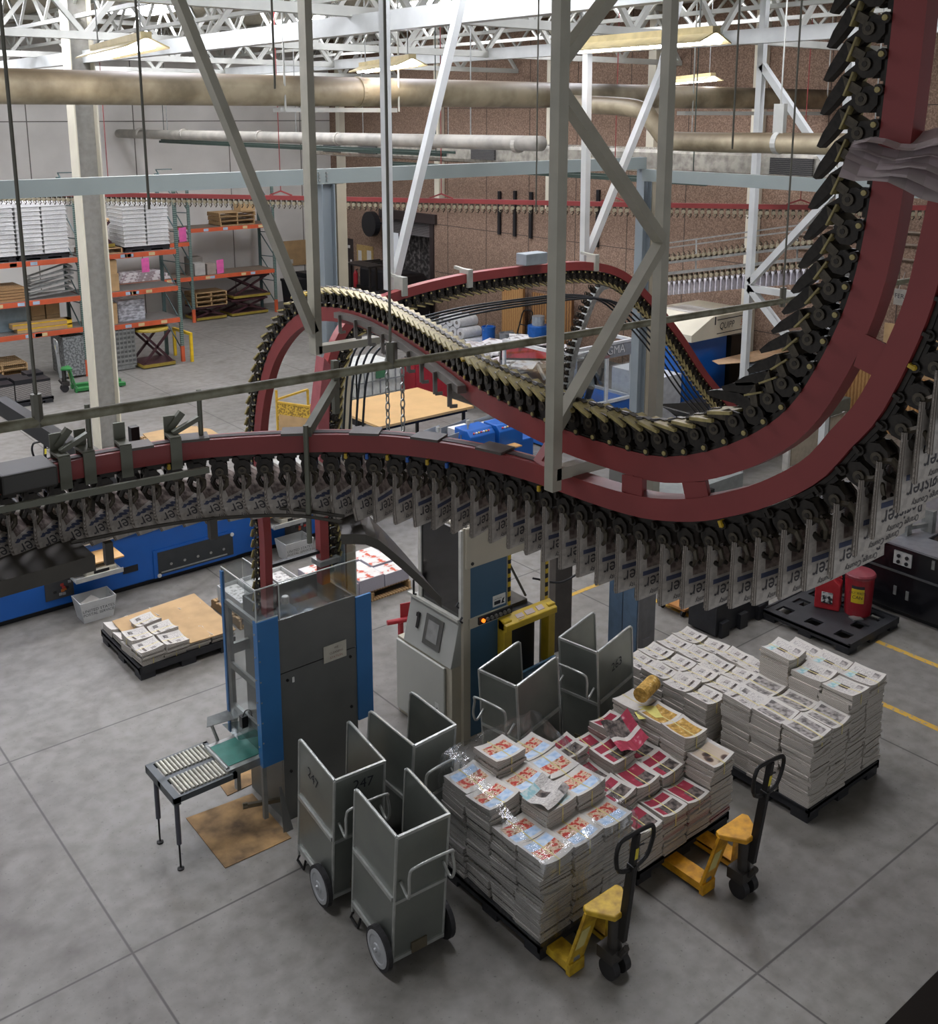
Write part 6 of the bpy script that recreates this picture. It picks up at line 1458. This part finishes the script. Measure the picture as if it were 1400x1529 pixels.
# GMA enclosure
GWH = M('enclosure_white', '#c9cbcb', .4)
r = thing('guarded_inserter', 'blue-based machine in a clear white-framed enclosure behind the twin tubes', 'machine', (13.6, 14.0, 0))
MB().box(13.6, 15.65, 14.0, 15.6, .05, .78).build('base', BLUE, r); MB().box(13.65, 15.6, 14.1, 15.5, 0, .05).build('plinth', BLACK, r)
m = MB()
for x, y in ((13.6, 14.0), (15.62, 14.0), (15.62, 15.6), (13.6, 15.6), (14.9, 14.0)): m.bar((x, y, .78), (x, y, 2.0), .06)
for z in (.8, 1.98): m.bar((13.6, 14.0, z), (15.65, 14.0, z), .07, .06); m.bar((13.6, 14.0, z), (13.6, 15.6, z), .07, .06); m.bar((15.62, 14.0, z), (15.62, 15.6, z), .07, .06)
m.build('frame', GWH, r)
m = MB(); m.box(13.63, 15.6, 13.995, 14.0, .83, 1.95); m.box(13.595, 13.6, 14.03, 15.57, .83, 1.95); m.build('clear_panel', ACR, r)
p = MB().box(14.75, 15.6, 13.965, 13.99, 1.7, 1.96).build('name_plate', M('plate_grey', '#8b8d90', .4), r)
m = MB(); m.text('GMA', .26, (15.12, 13.962, 1.84), (1, 0, 0), (0, 0, 1), 1); m.text('GMA', .24, (15.12, 13.958, 1.845), (1, 0, 0), (0, 0, 1), 0); m.text('ALPHALINER', .07, (14.86, 13.962, 1.74), (1, 0, 0), (0, 0, 1), 2, squash=.4); m.build('lettering', [M('letter_white', '#e2e2e0', .5), MARK, M('letter_red', '#b5483c', .5)], p)
m = MB(); rr = random.Random(4)
for k in range(26): x = rr.uniform(13.8, 15.2); y = rr.uniform(14.2, 15.3); z = rr.uniform(.8, 1.4); m.cyl((x, y, z), (x+rr.uniform(-.2, .2), y+rr.uniform(-.2, .2), z+.25), rr.uniform(.02, .07), 8, k % 2)
m.build('mechanism', [M('mechanism_grey', '#57544e', .4, .4), GALV], r)
ST = Path([(13.2, 12.3, 3.55), (12.83, 12.3, 3.51), (12.5, 12.3, 3.02), (12.26, 12.3, 2.45), (12.13, 12.3, 1.77), (12.1, 12.3, 1.0)], s0=(0, -1, 0))
r = thing('gripper_conveyor', 'short grey track of grippers dropping steeply into the clear enclosure', 'conveyor', (13.2, 12.3, 3.55))
m = MB(); ST.sweep(m, [(-.06, -.05), (.06, -.05), (.06, .05), (-.06, .05)]); m.build('rail', GALV, r); d = .1
while d < ST.L[-1]-.05: put_gripper(GM_LOW, ST, d, -1, r, -1); d += .12
# QUIPP stacker
HOOD = M('hood_cream', '#cfc9b4', .45, var=.05, scale=2)
r = thing('sheet_stacker', 'cream-hooded stacker with a blue body near the brown wall', 'machine', (16.3, 13.1, 0))
MB().box(16.4, 17.7, 13.25, 14.5, .05, 1.98).build('body', BLUE, r); MB().box(16.45, 17.6, 13.3, 14.4, 0, .05).build('plinth', BLACK, r)
m = MB(); m.prism([(16.95, 1.98), (18.35, 1.98), (18.35, 2.42), (16.95, 2.42)], (0, 13.05, 0), (1, 0, 0), (0, 0, 1), (0, 1.5, 0))
m.add([(16.95, 13.05, 1.98), (16.95, 13.05, 2.42), (16.95, 14.55, 2.42), (16.95, 14.55, 1.98), (16.3, 13.05, 1.98), (16.3, 13.05, 2.12), (16.3, 14.55, 2.12), (16.3, 14.55, 1.98)], [(0, 1, 5, 4), (1, 2, 6, 5), (2, 3, 7, 6), (4, 5, 6, 7), (0, 4, 7, 3)])
h = m.build('hood', HOOD, r)
m = MB(); m.text('QUIPP', .2, (17.42, 13.046, 2.2), (1, 0, 0), (.18, 0, 1), 0, squash=.85); m.text('500', .2, (18.0, 13.046, 2.2), (1, 0, 0), (.18, 0, 1), 1, squash=.95)
m.box(17.1, 18.25, 13.044, 13.05, 2.335, 2.35, 0); m.box(17.1, 18.2, 13.044, 13.05, 2.05, 2.065, 0); m.box(17.02, 17.05, 13.044, 13.05, 2.25, 2.42, 0); m.build('lettering', [MARK, M('letter_orange', '#c58a6a', .6)], h)
m = MB(); m.box(16.95, 17.6, 13.3, 14.3, 2.42, 2.44); m.build('paper_on_hood', BLANK, h)
m = MB(); m.box(15.7, 16.35, 13.3, 14.6, 0, 1.3); m.build('white_cabinet', M('cab_white', '#c2c4c4', .4), r)
m = MB(); m.box(17.8, 18.4, 13.2, 14.3, .0, 1.9); m.build('dark_frame', BLACKM, r)
# motor bench under the tan sheet
r = thing('motor_bench', 'black conveyor bench with a big grey electric motor at right of centre', 'machine', (17.0, 11.8, 0))
MB().box(15.6, 18.6, 12.0, 12.7, .75, .95).build('bench', BLACK, r)
for x in (15.75, 18.4):
    for y in (12.1, 12.6): MB().bar((x, y, 0), (x, y, .75), .07).build('leg', BLACKM, r)
m = MB(); m.cyl((17.3, 12.25, 1.22), (17.95, 12.65, 1.22), .27, 24); p = m.build('motor', M('motor_grey', '#6f7476', .4, .3), r)
m = MB(); c = Vector((17.295, 12.247, 1.22)); ax = Vector((-.85, -.52, 0))
for q in (.05, .1, .15, .2): m.tube([c+ax*.006+Vector((.52*math.cos(a), -.85*math.cos(a), math.sin(a)*1.0))*q for a in [2*PI*i/20 for i in range(20)]], .008, 5, closed=True)
m.split('fan_grille', BLACK, p)
m = MB()
for k in range(9): t = .12+.09*k; c = Vector((17.3, 12.25, 1.22)).lerp(Vector((17.95, 12.65, 1.22)), t); m.cyl(c-Vector((.0085, .005, 0)), c+Vector((.0085, .005, 0)), .285, 20)
m.split('cooling_fin', M('motor_grey', '#6f7476', .4, .3), p)
m = MB(); m.box(17.35, 17.9, 12.2, 12.7, .95, 1.0); m.build('motor_foot', BLACKM, r)
m = MB(); m.prism([(17.2, 13.8), (18.4, 13.86), (18.95, 13.0), (19.05, 12.25), (18.45, 12.6), (17.5, 12.5), (16.85, 13.2)], (0, 0, 1.55), (1, 0, 0), (0, 1, 0), (0, 0, .01))
one(MB().prism([(16.9, 12.98), (18.4, 12.99), (18.95, 12.9), (19.05, 12.25), (18.45, 12.5), (17.5, 12.4), (16.75, 12.7)], (0, 0, 1.53), (1, 0, 0), (0, 1, 0), (0, 0, .012)), 'cardboard_sheet', M('cardboard_pale', '#c9a884', .7), 'pale tan cardboard sheet lying over the grey motor', 'cardboard', (17.2, 12.5, 1.53))
# belt conveyor and grey chute in front of it
r = thing('belt_conveyor', 'low grey belt conveyor running behind the middle of the loop', 'conveyor', (12.6, 11.2, 0))
m = MB(); m.box(12.6, 16.8, 11.2, 11.28, .7, .9); m.box(12.6, 16.8, 11.87, 11.95, .7, .9); m.split('side_frame', M('conveyor_pale_grey', '#a3a7a6', .4, .2), r); MB().box(12.6, 16.8, 11.28, 11.87, .82, .85).build('belt', BLACK, r)
for x in (12.8, 16.5): MB().box(x, x+.1, 11.25, 11.9, 0, .7).build('leg', GRAY, r)
r = thing('catch_chute', 'dark grey sheet-metal chute below the far track end', 'chute', (13.7, 11.0, 1.05))
m = MB(); m.prism([(13.55, 1.55), (14.9, 1.35), (14.78, 1.06), (14.3, 1.02)], (0, 10.85, 0), (1, 0, 0), (0, 0, 1), (0, .012, 0)); m.prism([(13.55, 1.55), (14.9, 1.35), (14.78, 1.06), (14.3, 1.02)], (0, 11.45, 0), (1, 0, 0), (0, 0, 1), (0, .012, 0)); m.split('side_plate', DGRAY, r)
m = MB(); m.bar((13.6, 11.15, 1.5), (14.4, 11.15, 1.04), .6, .02); m.bar((14.85, 10.9, 1.3), (15.0, 10.9, 1.9), .04); m.build('floor_plate', DGRAY, r)
m = MB()
for x, y in ((14.0, 10.9), (14.0, 11.42), (14.7, 10.9), (14.7, 11.42)): m.bar((x, y, 0), (x, y, 1.2), .05)
m.build('leg', GRAY, r)
r = thing('grey_machine_base', 'grey machine base with a bright blue stripe below the loop', 'machine', (12.1, 10.0, 0))
MB().box(12.1, 14.0, 10.0, 10.75, .2, .6).build('body', M('base_grey', '#8b8f8c', .45), r); MB().box(12.1, 14.05, 9.98, 10.77, 0, .2).build('blue_stripe', M('stripe_blue', '#2f6fae', .45), r); MB().box(13.0, 13.12, 9.9, 9.97, 0, .55).build('dark_post', BLACKM, r)
r = thing('barrier_panel', 'cream waist-high barrier panel on the floor behind the loop', 'panel', (16.1, 10.6, 0))
MB().box(16.25, 18.0, 10.58, 10.62, .08, .78).build('panel', M('panel_cream', '#b3a893', .6), r); m = MB(); m.bar((16.12, 10.6, 0), (16.12, 10.6, .8), .12, .06); m.bar((17.95, 10.6, 0), (17.95, 10.6, .8), .05); m.split('post', M('post_white', '#c9c6bd', .5), r); MB().box(16.2, 16.3, 10.55, 10.58, .68, .78).build('hinge', BLACK, r); MB().bar((16.2, 10.57, .76), (18.0, 10.57, .8), .02).build('top_rod', GALV, r)
r = thing('feed_table', 'grey-green machine table end seen through the loop', 'table', (17.5, 11.3, 0))
m = MB(); m.box(17.3, 19.2, 11.2, 11.75, .42, .75); m.build('table_body', M('table_grey_green', '#6f7771', .45), r, bevel=.02)
for x in (17.4, 19.0): MB().box(x, x+.1, 11.3, 11.65, 0, .42).build('leg', GRAY, r)
# plywood and cardboard against the brown wall
one(MB().box(19.75, 19.85, 9.2, 11.9, 0, 1.25), 'plywood_sheet', PLY, 'big plywood sheet standing against the brown wall behind the loop', 'plywood', (19.75, 9.2, 0))
one(MB().box(19.9, 19.96, 9.4, 11.0, 0, 2.25).box(19.89, 19.9, 10.1, 10.25, 1.7, 2.1, 1).box(19.89, 19.9, 10.7, 10.85, 1.4, 1.75, 2), 'cardboard_sheet', [CARD, BLANK, LOOSE[0]], 'tall cardboard sheet with white marks leaning on the brown wall', 'cardboard', (19.9, 9.4, 0))
s = MB(); s.box(19.88, 19.9, 10.42, 10.84, 2.66, 2.98, 0); s.text('FERAG', .13, (19.876, 10.63, 2.84), (0, -1, 0), (0, 0, 1), 1)
s.bar((19.9, 10.5, 2.98), (20.1, 10.5, 3.3), .01); s.bar((19.9, 10.76, 2.98), (20.1, 10.76, 3.3), .01)
one(s, 'maker_sign', [M('sign_grey', '#8f8a80', .5), MARK], 'small grey sign plate with dark capitals seen between the red tracks', 'sign', (19.88, 10.42, 2.66))
for i, z in enumerate((3.55, 3.85, 4.1)): one(MB().cyl((20.07, 3, z+.04), (20.07, 13.3, z), .03, 8), 'conduit_pipe', M('conduit_brown', '#7d6c5c', .5), 'thin brown conduit along the brown wall at right, %s' % ('lowest', 'middle', 'highest')[i], 'pipe', (20.03, 3, z), None)

# ================================================================ right-hand black machine and pallet
r = thing('black_press_unit', 'big black machine with grey plated top at the right picture edge', 'machine', (12.3, 3.5, 0))
m = MB(); m.box(12.32, 14.3, 3.5, 7.6, .08, .98); m.build('body', M('glossy_black', '#17171a', .18), r, bevel=.01); MB().box(12.4, 14.2, 3.55, 7.5, 0, .08).build('plinth', BLACK, r)
m = MB(); m.box(12.3, 12.33, 3.5, 7.6, .6, .625); m.build('seam', M('seam_grey', '#4a4a4a', .4), r)
m = MB(); m.box(12.25, 12.75, 3.6, 7.55, .98, 1.005); m.box(13.4, 14.3, 3.6, 7.55, .98, 1.0); m.box(12.75, 13.4, 6.2, 6.9, .98, 1.0); m.build('top_plate', M('top_plate_grey', '#85868a', .3, .4), r)
m = MB(); m.box(12.22, 12.45, 6.75, 6.85, 1.0, 1.03); m.box(12.6, 12.72, 6.4, 6.5, 1.0, 1.2); m.box(12.95, 13.05, 6.25, 6.4, 1.0, 1.3); m.cyl((13.0, 5.7, 1.0), (13.0, 5.7, 1.25), .03, 8); m.cyl((13.2, 5.9, 1.2), (13.5, 5.7, 1.2), .04, 8); m.bar((12.6, 6.45, 1.1), (13.05, 6.3, 1.1), .05); m.split('gripper_arm', GALV, r)
p = MB().box(12.3, 12.318, 6.16, 6.4, .72, .9).build('control_plate', M('plate_white', '#b9b9b6', .35), r)
for y, z in ((6.22, .84), (6.33, .84), (6.22, .76), (6.33, .76)): MB().cyl((12.3, y, z), (12.285, y, z), .025, 10).build('knob', BLACK, p)
m = MB()
for y, z in ((5.88, .86), (6.35, .35), (6.18, .33)): m.box(12.308, 12.32, y-.02, y+.02, z-.06, z+.06)
m.split('hinge', GALV, r)
r = pallet(10.9, 12.05, 6.12, 7.38, 'low black plastic pallet with square holes carrying the red cans', PBLK, .13, 'plastic_pallet', True)
r = thing('waste_can', 'round red metal oily-waste can on the black pallet', 'can', (11.78, 6.55, .13))
RC = M('can_red', '#8c2029', .35, var=.1, scale=6)
MB().lathe([(.16, .0), (.165, .02), (.18, .5), (.175, .52)], (11.78, 6.55, .13), 28).build('body', RC, r, smooth=False)
MB().lathe([(.195, .52), (.195, .545), (.18, .565), (.02, .585)], (11.78, 6.55, .13), 28).build('lid', M('lid_dull_red', '#7d3038', .45), r)
m = MB(); nrm = Vector((-.9, -.43, 0)); uu = Vector((.43, -.9, 0)); c = Vector((11.78, 6.55, .43))
for k in range(6):
    a0, a1 = -.45+.15*k, -.3+.15*k; f = lambda a, z: Vector((11.78, 6.55, z))+(nrm*math.cos(a)+uu*math.sin(a))*(.179)
    m.add([f(a0, .33), f(a1, .33), f(a1, .52), f(a0, .52)], [(0, 1, 2, 3)], 0); m.add([f(a0, .52), f(a1, .52), f(a1, .56), f(a0, .56)], [(0, 1, 2, 3)], 1)
m.text('OILY WASTE', .05, c+nrm*.184+Z*.04, uu, Z, 1, squash=.7); m.text('CAN', .06, c+nrm*.184-Z*.02, uu, Z, 1); m.build('label', [M('label_warn_yellow', '#cbb021', .5), MARK], r)
m = MB(); m.obox((11.6, 6.46, .14), (.06, -.03, 0), (.02, .05, 0), (0, 0, .008)); m.build('foot_pedal', GALV, r)
r = thing('fuel_can', 'red plastic fuel can beside the round red can', 'can', (11.52, 6.85, .13))
m = MB(); m.prism([(-.16, 0), (.16, 0), (.16, .36), (.03, .47), (-.16, .4)], (11.53, 6.84, .13), Vector((.4, -.9, 0)), (0, 0, 1), Vector((.2, .09, 0))); m.build('body', M('fuel_can_red', '#a3262d', .4), r, bevel=.02)
m = MB(); m.tube(spline([(11.6, 6.95, .53), (11.62, 6.88, .64), (11.66, 6.8, .64), (11.68, 6.75, .56)], 4), .02, 8); m.build('handle', M('fuel_can_red', '#a3262d', .4), r); MB().cyl((11.57, 7.0, .53), (11.55, 7.02, .62), .025, 10).build('spout', BLACK, r)
m = MB(); m.obox(Vector((11.522, 6.838, .30)), Vector((.4, -.9, 0))*.07, Vector((-.9, -.4, 0))*.004, (0, 0, .075)); m.build('label', Pattern('can_label_bw', '#1c1c1c', '#c6c6c2', sc=16), r)
r = thing('folded_crates', 'black folded plastic crate lying behind the white newspaper stack', 'crate', (10.0, 7.3, 0))
MB().box(10.0, 11.1, 7.42, 7.85, .03, .42).build('body', PBLK, r)
for k in range(3): MB().box(10.05+.38*k, 10.2+.38*k, 7.36, 7.42, .0, .2).build('leg_block', PBLK, r)
r = thing('dolly', 'small wooden furniture dolly on casters near the yellow floor line', 'dolly', (10.1, 8.0, 0))
MB().box(10.1, 10.9, 8.0, 8.45, .1, .13).build('board', M('dolly_wood', '#a9733a', .6), r)
for x in (10.15, 10.85):
    for y in (8.06, 8.4): MB().cyl((x, y-.015, .045), (x, y+.015, .045), .045, 12).build('caster', RUB, r)

# ================================================================ light and camera
w = bpy.data.worlds.new('hall'); S.world = w; w.use_nodes = True
bg = w.node_tree.nodes['Background']; bg.inputs['Color'].default_value = (.9, .93, 1., 1); bg.inputs['Strength'].default_value = .42
cam = bpy.data.cameras.new('camera'); co = bpy.data.objects.new('camera', cam); COL.objects.link(co)
F_PX = 1570.; TH = math.atan((515-172)/F_PX)
cam.sensor_fit = 'HORIZONTAL'; cam.sensor_width = 36.; cam.lens = F_PX/1400*36
cam.shift_x = (700-705)/1400; cam.shift_y = -(764.5-515)/1400
cam.clip_start = .05; cam.clip_end = 200
co.location = (0, 0, 6.4); co.rotation_euler = (PI/2-TH, 0, math.radians(-39.3))
S.camera = co
S.view_settings.view_transform = 'Standard'; S.view_settings.look = 'None'
S.view_settings.gamma = 1.; S.view_settings.exposure = .2; S.view_settings.use_curve_mapping = False
S.cycles.use_denoising = True; S.cycles.max_bounces = 8; S.cycles.transparent_max_bounces = 16
S.cycles.sample_clamp_indirect = 6.
